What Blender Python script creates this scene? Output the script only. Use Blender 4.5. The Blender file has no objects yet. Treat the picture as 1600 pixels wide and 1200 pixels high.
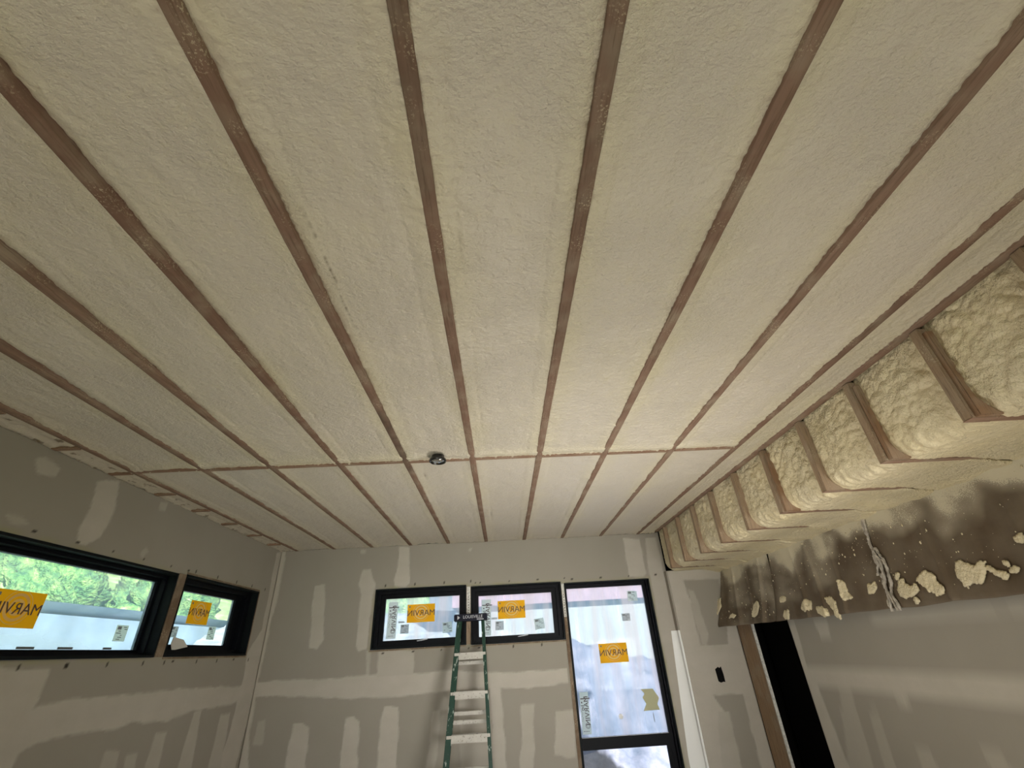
import bpy, bmesh, math, random
import numpy as np
from mathutils import Vector, Matrix

# ------------------------------------------------------------------ camera, sky, sun, exposure
sc = bpy.context.scene
EYE = 1.45                     # eye height above the floor
def make_camera():
    f, yaw, pitch, roll = 699.06, .0451, .5368, -.0597
    cy, sy, cp, sp = math.cos(yaw), math.sin(yaw), math.cos(pitch), math.sin(pitch)
    F = Vector((sy*cp, cy*cp, sp)); R0 = Vector((cy, -sy, 0)); U0 = R0.cross(F)
    c, s = math.cos(roll), math.sin(roll)
    R = c*R0 + s*U0; U = -s*R0 + c*U0
    cam = bpy.data.cameras.new('camera'); cam.sensor_width = 36; cam.lens = f/1600*36
    cam.clip_start = .02; cam.clip_end = 400
    o = bpy.data.objects.new('camera', cam); sc.collection.objects.link(o)
    M = Matrix((R, U, -F)).transposed().to_4x4(); M.translation = (0, 0, EYE)
    o.matrix_world = M; sc.camera = o
make_camera()

w = bpy.data.worlds.new('sky'); sc.world = w; w.use_nodes = True
wn = w.node_tree; bg = wn.nodes['Background']
bg.inputs[0].default_value = (.80, .89, 1.0, 1); bg.inputs[1].default_value = 0.8

def light(name, kind, loc, rot, energy, color=(1, 1, 1), **kw):
    l = bpy.data.lights.new(name, kind); l.energy = energy; l.color = color
    for k, v in kw.items(): setattr(l, k, v)
    o = bpy.data.objects.new(name, l); sc.collection.objects.link(o); o.location = loc; o.rotation_euler = rot
    return o
def aim(d): return Vector(d).to_track_quat('-Z', 'Y').to_euler()
light('sun', 'SUN', (6, -6, 30), aim((-.62, .66, -.45)), 15.0, (1, .95, .88), angle=.02)
# daylight entering by the patio opening behind the photographer; the right side opening and its fill are added
light('daylight_patio', 'AREA', (-.1, -2.85, 1.05), aim((.1, 1, .02)), 11, (1, .98, .94), shape='RECTANGLE', size=1.9, size_y=1.7, spread=math.radians(55))
light('side_fill', 'AREA', (2.22, .6, 1.15), aim((-.55, 1, .05)), 14, (1, .98, .94), shape='RECTANGLE', size=1.3, size_y=.8, spread=math.radians(80))
# added fill with no fixture, low down, shining up to brighten mid-ceiling foam
light('ceiling_fill', 'AREA', (.45, 2.45, .45), aim((.0, .0, 1)), 15, (1, .96, .88), shape='DISK', size=.35)
sc.view_settings.view_transform = 'Standard'; sc.view_settings.look = 'None'
sc.view_settings.exposure = 0.37; sc.view_settings.gamma = 1; sc.view_settings.use_curve_mapping = False
sc.cycles.max_bounces = 8; sc.cycles.diffuse_bounces = 5; sc.cycles.transparent_max_bounces = 12
sc.cycles.caustics_reflective = False; sc.cycles.caustics_refractive = False
sc.cycles.use_denoising = True; sc.cycles.sample_clamp_indirect = 4

MUD_FAR = [(1, [(-2.331, 2.499), (-2.27, 2.496), (-2.249, 2.051), (-2.277, 1.829), (-2.286, 1.34), (-2.28, 1.194), (-2.277, 0.97), (-2.223, 0.705), (-2.406, 0.632), (-2.375, 0.714)]), (1, [(-2.402, 1.294), (-2.278, 1.317), (-2.131, 1.325), (-1.603, 1.312), (-1.18, 1.328), (-0.858, 1.311), (-0.536, 1.325), (-0.087, 1.279), (0.585, 1.282), (0.59, 1.168), (0.211, 1.143), (-0.055, 1.157), (-0.533, 1.167), (-0.953, 1.138), (-1.301, 1.15), (-1.579, 1.157), (-1.756, 1.181), (-2.243, 1.206), (-2.409, 1.186)]), (0.9, [(-0.143, 1.174), (-0.043, 1.174), (-0.018, 0.544), (-0.127, 0.55)]), (0.9, [(-1.899, 2.122), (-1.804, 2.127), (-1.732, 1.621), (-1.785, 1.56), (-1.869, 1.572), (-1.904, 1.981)]), (0.9, [(-1.44, 2.246), (-1.352, 2.251), (-1.322, 2.157), (-1.297, 2.111), (-1.315, 1.747), (-1.31, 1.535), (-1.4, 1.524), (-1.424, 1.573), (-1.431, 2.01), (-1.463, 2.119)]), (1, [(-1.081, 2.458), (-0.969, 2.452), (-0.945, 2.093), (-0.982, 2.059), (-1.09, 2.073), (-1.105, 2.137), (-1.081, 2.21)]), (0.8, [(-1.2, 1.522), (-0.87, 1.505), (-0.858, 1.303), (-1.196, 1.306)]), (0.6, [(-1.318, 1.52), (-1.272, 1.518), (-1.268, 1.317), (-1.295, 1.319)]), (0.95, [(-1.907, 0.985), (-1.825, 0.994), (-1.759, 0.956), (-1.731, 0.616), (-1.917, 0.626), (-1.918, 0.871)]), (1, [(-1.446, 1.002), (-1.37, 1.012), (-1.315, 0.974), (-1.296, 0.592), (-1.439, 0.6)]), (1, [(-1.103, 1.075), (-0.982, 1.068), (-0.966, 0.969), (-0.963, 0.574), (-1.13, 0.583), (-1.128, 0.978)]), (0.55, [(-0.668, 1.016), (-0.608, 1.027), (-0.595, 0.881), (-0.642, 0.557), (-0.715, 0.561)]), (0.5, [(-0.435, 1.111), (-0.163, 1.112), (-0.119, 0.529), (-0.414, 0.545)]), (0.8, [(0.124, 1.024), (0.256, 1.032), (0.231, 0.703), (0.2, 0.512), (0.085, 0.518), (0.13, 0.842)]), (0.8, [(0.437, 0.958), (0.613, 0.963), (0.589, 0.631), (0.52, 0.622), (0.406, 0.654)]), (0.9, [(1.327, 2.43), (1.505, 2.422), (1.504, 2.064), (1.468, 2.038), (1.318, 2.045), (1.325, 2.243)]), (0.8, [(1.567, 2.419), (1.684, 2.423), (1.757, 0.427), (1.51, 0.441), (1.539, 1.988), (1.534, 2.062)]), (0.5, [(-2.217, 1.022), (-2.152, 1.032), (-2.145, 0.856), (-2.229, 0.861)]), (0.7, [(-0.336, 2.412), (-0.295, 2.41), (-0.316, 2.381), (-0.34, 2.386)]), (0.6, [(-1.485, 2.458), (-1.424, 2.459), (-1.43, 2.416), (-1.48, 2.415)])]
MUD_PIER = [(1, [(1.642, 2.153), (2.647, 2.103), (2.509, 0.379), (1.424, 0.438)]), (0, [(1.856, 1.977), (2.227, 1.977), (2.154, 1.395), (1.872, 1.41), (1.878, 1.772)]), (0.6, [(1.883, 1.904), (1.938, 1.879), (1.978, 1.495), (1.93, 1.407), (1.887, 1.419), (1.88, 1.751)]), (0, [(1.876, 1.012), (2.162, 0.997), (2.152, 0.388), (1.908, 0.401), (1.967, 0.856)]), (0.75, [(1.884, 0.887), (1.995, 0.89), (1.989, 0.397), (1.807, 0.407)])]
MUD_LEFT = [(1, [(5.026, 2.503), (4.886, 2.439), (4.909, 2.045), (4.911, 1.745), (4.734, 1.556), (4.749, 1.325), (4.721, 1.006), (4.642, 0.694), (4.93, 0.599), (5.1, 1.663)]), (0.8, [(2.156, 2.394), (2.199, 2.416), (2.295, 2.399), (2.292, 2.351), (2.191, 2.331)]), (1, [(2.541, 2.414), (2.68, 2.461), (2.727, 2.316), (2.73, 2.225), (2.707, 2.132), (2.631, 2.07), (2.573, 2.069), (2.553, 2.141), (2.564, 2.292)]), (0.7, [(3.065, 2.436), (3.141, 2.464), (3.145, 2.398), (3.081, 2.388)]), (0.5, [(2.139, 2.117), (2.219, 2.128), (2.277, 2.096), (2.196, 2.082)]), (0.5, [(3.05, 2.098), (3.095, 2.147), (3.132, 2.13), (3.086, 2.081)]), (1, [(2.719, 1.321), (2.875, 1.347), (3.104, 1.347), (3.413, 1.339), (3.788, 1.341), (4.562, 1.314), (5.01, 1.296), (5.071, 1.175), (4.754, 1.187), (4.09, 1.188), (3.824, 1.155), (3.492, 1.191), (3.344, 1.171), (3.031, 1.192), (2.833, 1.179), (2.738, 1.15), (2.736, 1.067), (2.655, 1.082), (2.423, 1.503), (2.728, 1.49), (2.739, 1.35)]), (0.6, [(3.321, 1.077), (3.443, 1.059), (3.457, 0.934), (3.313, 0.96)]), (0.6, [(3.51, 1.021), (3.603, 1.016), (3.65, 0.898), (3.524, 0.921)]), (0.75, [(3.735, 1.104), (3.854, 1.099), (3.866, 0.858), (3.725, 0.884)]), (0.8, [(4.118, 1.18), (4.215, 1.183), (4.281, 0.781), (4.086, 0.817)]), (0.8, [(4.509, 1.13), (4.658, 1.129), (4.702, 0.702), (4.496, 0.741)])]
MUD_RIGHT = [(1, [(4.063, 1.556), (3.928, 1.549), (3.963, 1.252), (3.906, 1.112), (3.832, 0.592), (4.12, 0.537)]), (0.6, [(3.227, 1.545), (2.101, 1.537), (2.127, 1.497), (2.757, 1.479), (3.051, 1.482)]), (0.8, [(3.697, 1.536), (3.522, 1.527), (3.558, 1.395), (3.652, 1.386)]), (1, [(4.028, 1.251), (3.403, 1.244), (2.829, 1.242), (2.256, 1.246), (2.345, 1.107), (2.701, 1.1), (3.101, 1.083), (3.492, 1.109), (3.941, 1.103)]), (0.5, [(3.443, 1.012), (3.354, 1.021), (3.383, 0.678), (3.491, 0.657)]), (0.5, [(3.669, 1.098), (3.541, 1.106), (3.606, 0.635), (3.887, 0.582)]), (0.5, [(3.149, 0.876), (3.065, 0.878), (3.044, 0.743), (3.186, 0.716)]), (0.5, [(2.719, 0.929), (2.618, 0.935), (2.583, 0.832), (2.698, 0.809)])]
SPLATS = [[(2.307, 1.714), (2.276, 1.711), (2.251, 1.694), (2.228, 1.675), (2.183, 1.692), (2.16, 1.685), (2.177, 1.677), (2.151, 1.663), (2.108, 1.641), (2.08, 1.62), (2.094, 1.612), (2.127, 1.629), (2.171, 1.659), (2.209, 1.609), (2.268, 1.613), (2.303, 1.607), (2.319, 1.644), (2.321, 1.672)], [(2.529, 1.69), (2.493, 1.697), (2.448, 1.673), (2.458, 1.634), (2.411, 1.618), (2.419, 1.591), (2.465, 1.579), (2.496, 1.599), (2.528, 1.619), (2.55, 1.645), (2.569, 1.665)], [(2.693, 1.675), (2.659, 1.681), (2.644, 1.638), (2.583, 1.643), (2.581, 1.614), (2.623, 1.594), (2.677, 1.588), (2.71, 1.603), (2.713, 1.634)], [(3.184, 1.743), (3.152, 1.725), (3.137, 1.694), (3.13, 1.651), (3.1, 1.627), (3.174, 1.62), (3.19, 1.65), (3.197, 1.687)], [(3.376, 1.656), (3.302, 1.649), (3.275, 1.614), (3.266, 1.571), (3.263, 1.521), (3.296, 1.526), (3.306, 1.567), (3.351, 1.614)], [(3.636, 1.645), (3.588, 1.657), (3.542, 1.637), (3.553, 1.599), (3.636, 1.585), (3.667, 1.607)], [(3.499, 1.603), (3.427, 1.6), (3.375, 1.579), (3.356, 1.548), (3.41, 1.544), (3.489, 1.569)], [(3.912, 1.608), (3.846, 1.604), (3.856, 1.555), (3.916, 1.55), (3.94, 1.577)], [(2.938, 1.692), (2.904, 1.681), (2.877, 1.691), (2.869, 1.664), (2.9, 1.641), (2.951, 1.64)], [(5.009, 1.783), (4.894, 1.784), (4.868, 1.717), (4.933, 1.647), (5.038, 1.658), (5.076, 1.711)], [(4.387, 1.689), (4.306, 1.711), (4.272, 1.68), (4.353, 1.611), (4.407, 1.596), (4.41, 1.643)], [(2.085, 1.676), (2.061, 1.672), (2.061, 1.659), (2.083, 1.663)], [(2.059, 1.649), (2.035, 1.645), (2.032, 1.631), (2.054, 1.624), (2.066, 1.635)], [(1.977, 1.764), (1.945, 1.762), (1.955, 1.729), (1.975, 1.738)], [(2.702, 1.711), (2.675, 1.71), (2.69, 1.687), (2.713, 1.687)], [(2.629, 1.577), (2.601, 1.578), (2.598, 1.563), (2.624, 1.555)], [(3.935, 1.705), (3.856, 1.706), (3.878, 1.674), (3.945, 1.68)], [(4.705, 1.637), (4.628, 1.628), (4.667, 1.607), (4.721, 1.614)]]

# ------------------------------------------------------------------ dimensions (metres)
D, XL, X8, X9, XR = 5.0, -2.309, 1.675, 2.25, 2.275
H = EYE + 1.0175               # underside of the ceiling joists
ZS = EYE + .621                # underside of the soffit joists
ZK = EYE + .10                 # lower edge of the kraft paper
PY = 4.93                      # face of the pier right of the tall window
YB = -3.0                      # back wall
BLK = 2.59                     # blocking row
rng = np.random.RandomState(7)
random.seed(4)

# ------------------------------------------------------------------ numpy noise
class Noise:
    def __init__(s, seed):
        r = np.random.RandomState(seed); s.p = np.tile(r.permutation(256), 2)
        a = r.rand(256)*2*np.pi; s.gx, s.gy = np.cos(a), np.sin(a)
    def __call__(s, x, y):
        x = np.asarray(x, float); y = np.asarray(y, float)
        xi = np.floor(x).astype(int); yi = np.floor(y).astype(int); xf = x-xi; yf = y-yi
        u = xf*xf*xf*(xf*(xf*6-15)+10); v = yf*yf*yf*(yf*(yf*6-15)+10)
        def g(i, j):
            h = s.p[(s.p[(xi+i) & 255] + yi + j) & 255]
            return s.gx[h]*(xf-i) + s.gy[h]*(yf-j)
        a = g(0, 0); b = g(1, 0); c = g(0, 1); d = g(1, 1)
        return 1.5*((a+(b-a)*u) + ((c+(d-c)*u) - (a+(b-a)*u))*v)
NZ = [Noise(i) for i in range(12)]
def fbm(n, x, y, o=3):
    t = 0; a = 1.
    for k in range(o): t = t + a*NZ[(n+k) % 12](x*2**k + 17.3*k, y*2**k + 5.1*k); a *= .5
    return t
def sstep(a, b, x):
    t = np.clip((x-a)/(b-a), 0, 1); return t*t*(3-2*t)

# ------------------------------------------------------------------ object helpers
col = sc.collection
def tag(o, label=None, cat=None, group=None, kind=None):
    if label: o['label'] = label
    if cat: o['category'] = cat
    if group: o['group'] = group
    if kind: o['kind'] = kind
    return o
def empty(name, loc, label=None, cat=None, group=None, kind=None, rot=(0, 0, 0)):
    o = bpy.data.objects.new(name, None); col.objects.link(o); o.location = loc; o.rotation_euler = rot
    o.empty_display_size = .05
    return tag(o, label, cat, group, kind)
def link_mesh(name, me, m, parent=None, smooth=False):
    if m: me.materials.append(m)
    if smooth:
        me.polygons.foreach_set('use_smooth', [True]*len(me.polygons))
    o = bpy.data.objects.new(name, me); col.objects.link(o)
    if parent: o.parent = parent; o.matrix_parent_inverse = parent_inv(parent)
    return o
def parent_inv(p):
    # world matrix of the parent, from its own transform and its ancestors'
    Mx = Matrix.LocRotScale(p.location, p.rotation_euler, p.scale)
    if p.parent: Mx = parent_inv(p.parent).inverted() @ p.matrix_parent_inverse @ Mx
    return Mx.inverted()
class MB:
    """gathers boxes / prisms (world coordinates) into one mesh"""
    def __init__(s): s.v = []; s.f = []
    def box(s, x0, x1, y0, y1, z0, z1):
        if x0 > x1: x0, x1 = x1, x0
        if y0 > y1: y0, y1 = y1, y0
        if z0 > z1: z0, z1 = z1, z0
        n = len(s.v)
        s.v += [(x0,y0,z0),(x1,y0,z0),(x1,y1,z0),(x0,y1,z0),(x0,y0,z1),(x1,y0,z1),(x1,y1,z1),(x0,y1,z1)]
        s.f += [tuple(n+i for i in q) for q in ((3,2,1,0),(4,5,6,7),(0,1,5,4),(1,2,6,5),(2,3,7,6),(3,0,4,7))]
        return s
    def sweep(s, profile, path, frames):
        """closed 2-D profile swept along points; frames = (side, up) vectors for each point"""
        n = len(s.v); k = len(profile)
        for P, (a, b) in zip(path, frames):
            for (u, v) in profile: s.v.append(tuple(Vector(P) + a*u + b*v))
        for i in range(len(path)-1):
            for j in range(k):
                s.f.append((n+i*k+j, n+i*k+(j+1) % k, n+(i+1)*k+(j+1) % k, n+(i+1)*k+j))
        s.f.append(tuple(n+j for j in reversed(range(k)))); s.f.append(tuple(n+(len(path)-1)*k+j for j in range(k)))
        return s
    def prism(s, poly, fn, t0, t1):
        """poly in (u,v) extruded between t0 and t1; fn maps (u,v,t) to a point"""
        n = len(s.v); k = len(poly)
        for t in (t0, t1):
            for (u, v) in poly: s.v.append(tuple(fn(u, v, t)))
        s.f.append(tuple(n+j for j in range(k))); s.f.append(tuple(n+k+j for j in reversed(range(k))))
        for j in range(k): s.f.append((n+j, n+k+j, n+k+(j+1) % k, n+(j+1) % k))
        return s
    def build(s, name, m, parent=None, bevel=0):
        me = bpy.data.meshes.new(name); me.from_pydata(s.v, [], s.f)
        bm = bmesh.new(); bm.from_mesh(me); bmesh.ops.recalc_face_normals(bm, faces=bm.faces)
        if bevel: bmesh.ops.bevel(bm, geom=bm.edges[:], offset=bevel, segments=2, affect='EDGES', clamp_overlap=True)
        bm.to_mesh(me); bm.free()
        return link_mesh(name, me, m, parent)
def grid_mesh(name, X, Y, Z, m, parent=None, attrs=None, mask=None, smooth=True, flip=False):
    """X,Y,Z 2-D arrays of vertex positions; mask = cells to keep"""
    nu, nv = X.shape
    me = bpy.data.meshes.new(name)
    V = np.stack([X, Y, Z], -1).reshape(-1, 3)
    I = np.arange(nu*nv).reshape(nu, nv)
    Q = np.stack([I[:-1, :-1], I[1:, :-1], I[1:, 1:], I[:-1, 1:]], -1)
    if flip: Q = Q[..., ::-1]
    Q = Q.reshape(-1, 4)
    if mask is not None:
        Q = Q[mask.reshape(-1)]
        used = np.zeros(nu*nv, bool); used[Q.ravel()] = True
        remap = np.cumsum(used)-1; V = V[used]; Q = remap[Q]
    else: used = slice(None)
    me.vertices.add(len(V)); me.vertices.foreach_set('co', V.astype(np.float32).ravel())
    me.loops.add(len(Q)*4); me.loops.foreach_set('vertex_index', Q.astype(np.int32).ravel())
    me.polygons.add(len(Q)); me.polygons.foreach_set('loop_start', np.arange(0, len(Q)*4, 4, dtype=np.int32))
    me.polygons.foreach_set('loop_total', np.full(len(Q), 4, dtype=np.int32))
    me.update(calc_edges=True)
    for k, a in (attrs or {}).items():
        at = me.attributes.new(k, 'FLOAT', 'POINT'); at.data.foreach_set('value', a.reshape(-1)[used].astype(np.float32))
    return link_mesh(name, me, m, parent, smooth)
def inpoly(x, y, poly):
    r = np.zeros(x.shape, bool); n = len(poly)
    for i in range(n):
        x0, y0 = poly[i]; x1, y1 = poly[(i+1) % n]
        if y0 == y1: continue
        c = ((y0 > y) != (y1 > y)) & (x < (x1-x0)*(y-y0)/(y1-y0)+x0); r ^= c
    return r

# ------------------------------------------------------------------ material helpers
class Mat:
    def __init__(s, name, rough=.6, spec=.3):
        s.m = bpy.data.materials.new(name); s.m.use_nodes = True; s.t = s.m.node_tree
        s.b = s.t.nodes['Principled BSDF']; s.b.inputs['Roughness'].default_value = rough
        s.b.inputs['Specular IOR Level'].default_value = spec
    def n(s, typ, **kw):
        q = s.t.nodes.new(typ)
        for k, v in kw.items():
            if k.startswith('i_'): q.inputs[k[2:].replace('_', ' ')].default_value = v
            else: setattr(q, k, v)
        return q
    def l(s, a, b): s.t.links.new(a, b)
    def coord(s, scale=(1, 1, 1), kind='Object'):
        tc = s.n('ShaderNodeTexCoord'); mp = s.n('ShaderNodeMapping'); mp.inputs['Scale'].default_value = scale
        s.l(tc.outputs[kind], mp.inputs[0]); return mp.outputs[0]
    def noise(s, vec, scale, detail=3, rough=.5):
        q = s.n('ShaderNodeTexNoise'); q.inputs['Scale'].default_value = scale; q.inputs['Detail'].default_value = detail
        q.inputs['Roughness'].default_value = rough; s.l(vec, q.inputs['Vector']); return q.outputs['Fac']
    def ramp(s, fac, stops):
        q = s.n('ShaderNodeValToRGB'); e = q.color_ramp.elements
        while len(e) > 1: e.remove(e[-1])
        for i, (p, c) in enumerate(stops):
            el = e[0] if i == 0 else e.new(p)
            el.position = p; el.color = (*c, 1)
        s.l(fac, q.inputs[0]); return q.outputs[0]
    def mix(s, fac, a, b, mode='MIX'):
        q = s.n('ShaderNodeMix', data_type='RGBA', blend_type=mode)
        for sock, v in ((q.inputs[0], fac), (q.inputs[6], a), (q.inputs[7], b)):
            if isinstance(v, (int, float)): sock.default_value = v
            elif isinstance(v, tuple): sock.default_value = (*v, 1)
            else: s.l(v, sock)
        return q.outputs[2]
    def math(s, op, a, b=0.):
        q = s.n('ShaderNodeMath', operation=op)
        for sock, v in ((q.inputs[0], a), (q.inputs[1], b)):
            if isinstance(v, (int, float)): sock.default_value = v
            else: s.l(v, sock)
        return q.outputs[0]
    def attr(s, name):
        return s.n('ShaderNodeAttribute', attribute_name=name).outputs['Fac']
    def color(s, c):
        if isinstance(c, tuple): s.b.inputs['Base Color'].default_value = (*c, 1)
        else: s.l(c, s.b.inputs['Base Color'])
        return s
    def bump(s, h, strength=.3, dist=.01):
        q = s.n('ShaderNodeBump'); q.inputs['Strength'].default_value = strength; q.inputs['Distance'].default_value = dist
        s.l(h, q.inputs['Height']); s.l(q.outputs[0], s.b.inputs['Normal']); return s
def plain(name, c, rough=.6, spec=.3, metal=0, nz=.0, scale=30):
    k = Mat(name, rough, spec); k.b.inputs['Metallic'].default_value = metal
    f = k.noise(k.coord(), scale, 3)
    k.color(k.ramp(f, [(.3, tuple(v*(1-nz) for v in c)), (.7, tuple(min(1, v*(1+nz)) for v in c))]))
    return k.m

def foam_mat(name, a, b, rough=.40, fine=.22):
    k = Mat(name, rough, .35)
    v = k.coord()
    e = k.attr('edge')
    c = k.mix(e, a, b)
    big = k.noise(v, 2.3, 4)
    c = k.mix(k.ramp(big, [(.35, (0, 0, 0)), (.68, (.65, .65, .65))]), c, tuple(x*.90+y*.06 for x, y in zip(a, (.9, .8, .9))))
    mid = k.noise(v, 19, 4)
    c = k.mix(k.ramp(mid, [(.52, (0, 0, 0)), (.75, (.35, .35, .35))]), c, b)
    # small amber scorch dots of aged foam
    vo = k.n('ShaderNodeTexVoronoi', feature='F1'); vo.inputs['Scale'].default_value = 38; k.l(v, vo.inputs['Vector'])
    gate = k.noise(v, 4.7, 2)
    dot = k.math('MULTIPLY', k.math('LESS_THAN', vo.outputs['Distance'], .10), k.math('GREATER_THAN', gate, .60))
    c = k.mix(k.math('MULTIPLY', dot, .25), c, (.33, .24, .12))
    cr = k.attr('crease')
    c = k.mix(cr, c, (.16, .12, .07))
    k.color(c)
    vv = k.coord((85, 125, 100))
    h = k.math('MULTIPLY', k.noise(vv, 1.0, 3, .6), k.ramp(k.noise(v, 3.1, 3), [(.35, (.35, .35, .35)), (.62, (1, 1, 1))]))
    h = k.math('ADD', h, k.math('MULTIPLY', k.noise(v, 42, 3), .8))
    k.bump(h, fine*5.0, .007)
    return k.m
def wood_mat(name, c0, c1, axis='y', dark=(.13, .085, .055), specks=True, stain=None):
    k = Mat(name, .75, .2)
    sc_ = {'y': (60, 3.2, 60), 'x': (3.2, 60, 60), 'z': (60, 60, 3.2)}[axis]
    v = k.coord(sc_); g = k.noise(v, 1.0, 5, .65)
    info = k.n('ShaderNodeObjectInfo').outputs['Random']
    base = k.mix(info, c0, c1)
    c = k.mix(k.ramp(g, [(.40, (0, 0, 0)), (.75, (.55, .55, .55))]), base, dark)
    lo = k.noise(k.coord((2, 2, 2)), 1.3, 3)
    c = k.mix(k.ramp(lo, [(.35, (0, 0, 0)), (.7, (.6, .6, .6))]), c, c1)
    lo2 = k.noise(k.coord((5, 5, 5)), 1.7, 4)
    c = k.mix(k.ramp(lo2, [(.45, (0, 0, 0)), (.72, (.65, .65, .65))]), c, (.33, .27, .20))
    gg = k.noise(k.coord(tuple(v_*2.4 for v_ in sc_)), 1.0, 4, .7)
    c = k.mix(k.ramp(gg, [(.52, (0, 0, 0)), (.66, (.7, .7, .7))]), c, dark)
    if stain:
        a = k.attr('stain'); c = k.mix(a, c, stain)
    if specks:
        s1 = k.noise(k.coord((1, 1, 1)), 150, 3, .7); s2 = k.noise(k.coord((1, 1, 1)), 9, 3)
        m = k.math('MULTIPLY', k.math('GREATER_THAN', s1, .585), k.ramp(s2, [(.50, (0, 0, 0)), (.66, (1, 1, 1))]))
        c = k.mix(k.math('MULTIPLY', m, .7), c, (.55, .47, .33))
    k.color(c); k.bump(g, .25, .003)
    return k.m
M = {}
M['foam'] = foam_mat('ceiling_foam', (.62, .565, .475), (.64, .58, .42))
M['foam_far'] = foam_mat('smooth_foam', (.60, .55, .47), (.62, .565, .425), fine=.12)
M['foam_wall'] = foam_mat('lumpy_foam', (.74, .65, .45), (.73, .63, .40), rough=.38, fine=.36)
M['joist'] = wood_mat('fir_joist', (.28, .185, .135), (.21, .125, .09), 'y', stain=(.085, .062, .045))
M['block'] = wood_mat('fir_block', (.34, .215, .15), (.25, .15, .10), 'x')
M['stud'] = wood_mat('spf_stud', (.37, .27, .18), (.31, .22, .145), 'z')
M['stud_raw'] = wood_mat('clean_stud', (.36, .25, .155), (.31, .21, .13), 'z', specks=False)
M['sister'] = wood_mat('sister_board', (.25, .145, .08), (.28, .17, .10), 'z', specks=False)
def drywall_mat():
    k = Mat('drywall', .82, .2); v = k.coord()
    paper = k.mix(k.noise(v, 3, 3), (.295, .27, .228), (.33, .305, .262))
    mud = k.mix(k.noise(v, 7, 4), (.44, .405, .345), (.51, .475, .42))
    f = k.attr('mud'); c = k.mix(f, paper, mud)
    c = k.mix(k.math('MULTIPLY', k.noise(v, 60, 3), .10), c, (.25, .22, .18))
    c = k.mix(k.attr('dirt'), c, (.30, .29, .16))
    c = k.mix(k.attr('screw'), c, (.03, .025, .02))
    k.color(c); k.bump(k.math('ADD', k.math('MULTIPLY', f, .6), k.math('MULTIPLY', k.noise(v, 45, 3), .2)), .35, .004)
    return k.m
M['drywall'] = drywall_mat()
M['old_stud'] = wood_mat('weathered_stud', (.20, .14, .09), (.15, .105, .07), 'z')
M['compound'] = plain('lit_white_compound', (.84, .85, .84), .7, .2)  # compound whitened to paint in window light at the pier corner
M['mud'] = plain('joint_compound', (.62, .60, .55), .8, .2, nz=.05, scale=6)
def kraft_mat():
    k = Mat('kraft_paper', .62, .3); v = k.coord()
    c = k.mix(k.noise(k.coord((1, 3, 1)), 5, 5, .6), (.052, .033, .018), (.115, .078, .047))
    sp = k.noise(v, 230, 2, .6)
    m = k.attr('mist')
    thr = k.math('SUBTRACT', 1.02, k.math('MULTIPLY', m, .62))
    dots = k.math('GREATER_THAN', k.math('ADD', sp, k.math('MULTIPLY', m, .18)), thr)
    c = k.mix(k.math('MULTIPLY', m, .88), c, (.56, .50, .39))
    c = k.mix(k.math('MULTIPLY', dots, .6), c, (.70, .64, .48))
    k.color(c); k.bump(k.noise(v, 22, 4), .35, .006)
    return k.m
M['kraft'] = kraft_mat()
M['black'] = plain('black_frame', (.0035, .004, .006), .45, .10)
M['black_jamb'] = plain('black_jamb', (.005, .007, .008), .55, .12, nz=.2)
M['void'] = plain('void_black', (.006, .006, .006), .95, .05)  # near-black; also paints the dark beyond the slot
M['strap'] = plain('galvanised_strap', (.58, .57, .53), .6, .3, metal=0, nz=.25, scale=60)
def glass_mat():
    m = bpy.data.materials.new('window_glass'); m.use_nodes = True; t = m.node_tree; t.nodes.clear()
    o = t.nodes.new('ShaderNodeOutputMaterial'); mx = t.nodes.new('ShaderNodeMixShader'); tr = t.nodes.new('ShaderNodeBsdfTransparent')
    gl = t.nodes.new('ShaderNodeBsdfGlossy'); gl.inputs['Roughness'].default_value = .02
    lw = t.nodes.new('ShaderNodeLayerWeight'); pw = t.nodes.new('ShaderNodeMath'); pw.operation = 'POWER'; pw.inputs[1].default_value = 4.5
    fr = t.nodes.new('ShaderNodeMapRange'); fr.inputs[3].default_value = .035; fr.inputs[4].default_value = .8
    t.links.new(lw.outputs['Facing'], pw.inputs[0]); t.links.new(pw.outputs[0], fr.inputs[0])
    tr.inputs[0].default_value = (.95, .98, .97, 1)
    t.links.new(fr.outputs[0], mx.inputs[0]); t.links.new(tr.outputs[0], mx.inputs[1]); t.links.new(gl.outputs[0], mx.inputs[2]); t.links.new(mx.outputs[0], o.inputs[0])
    return m
M['glass'] = glass_mat()
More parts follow.
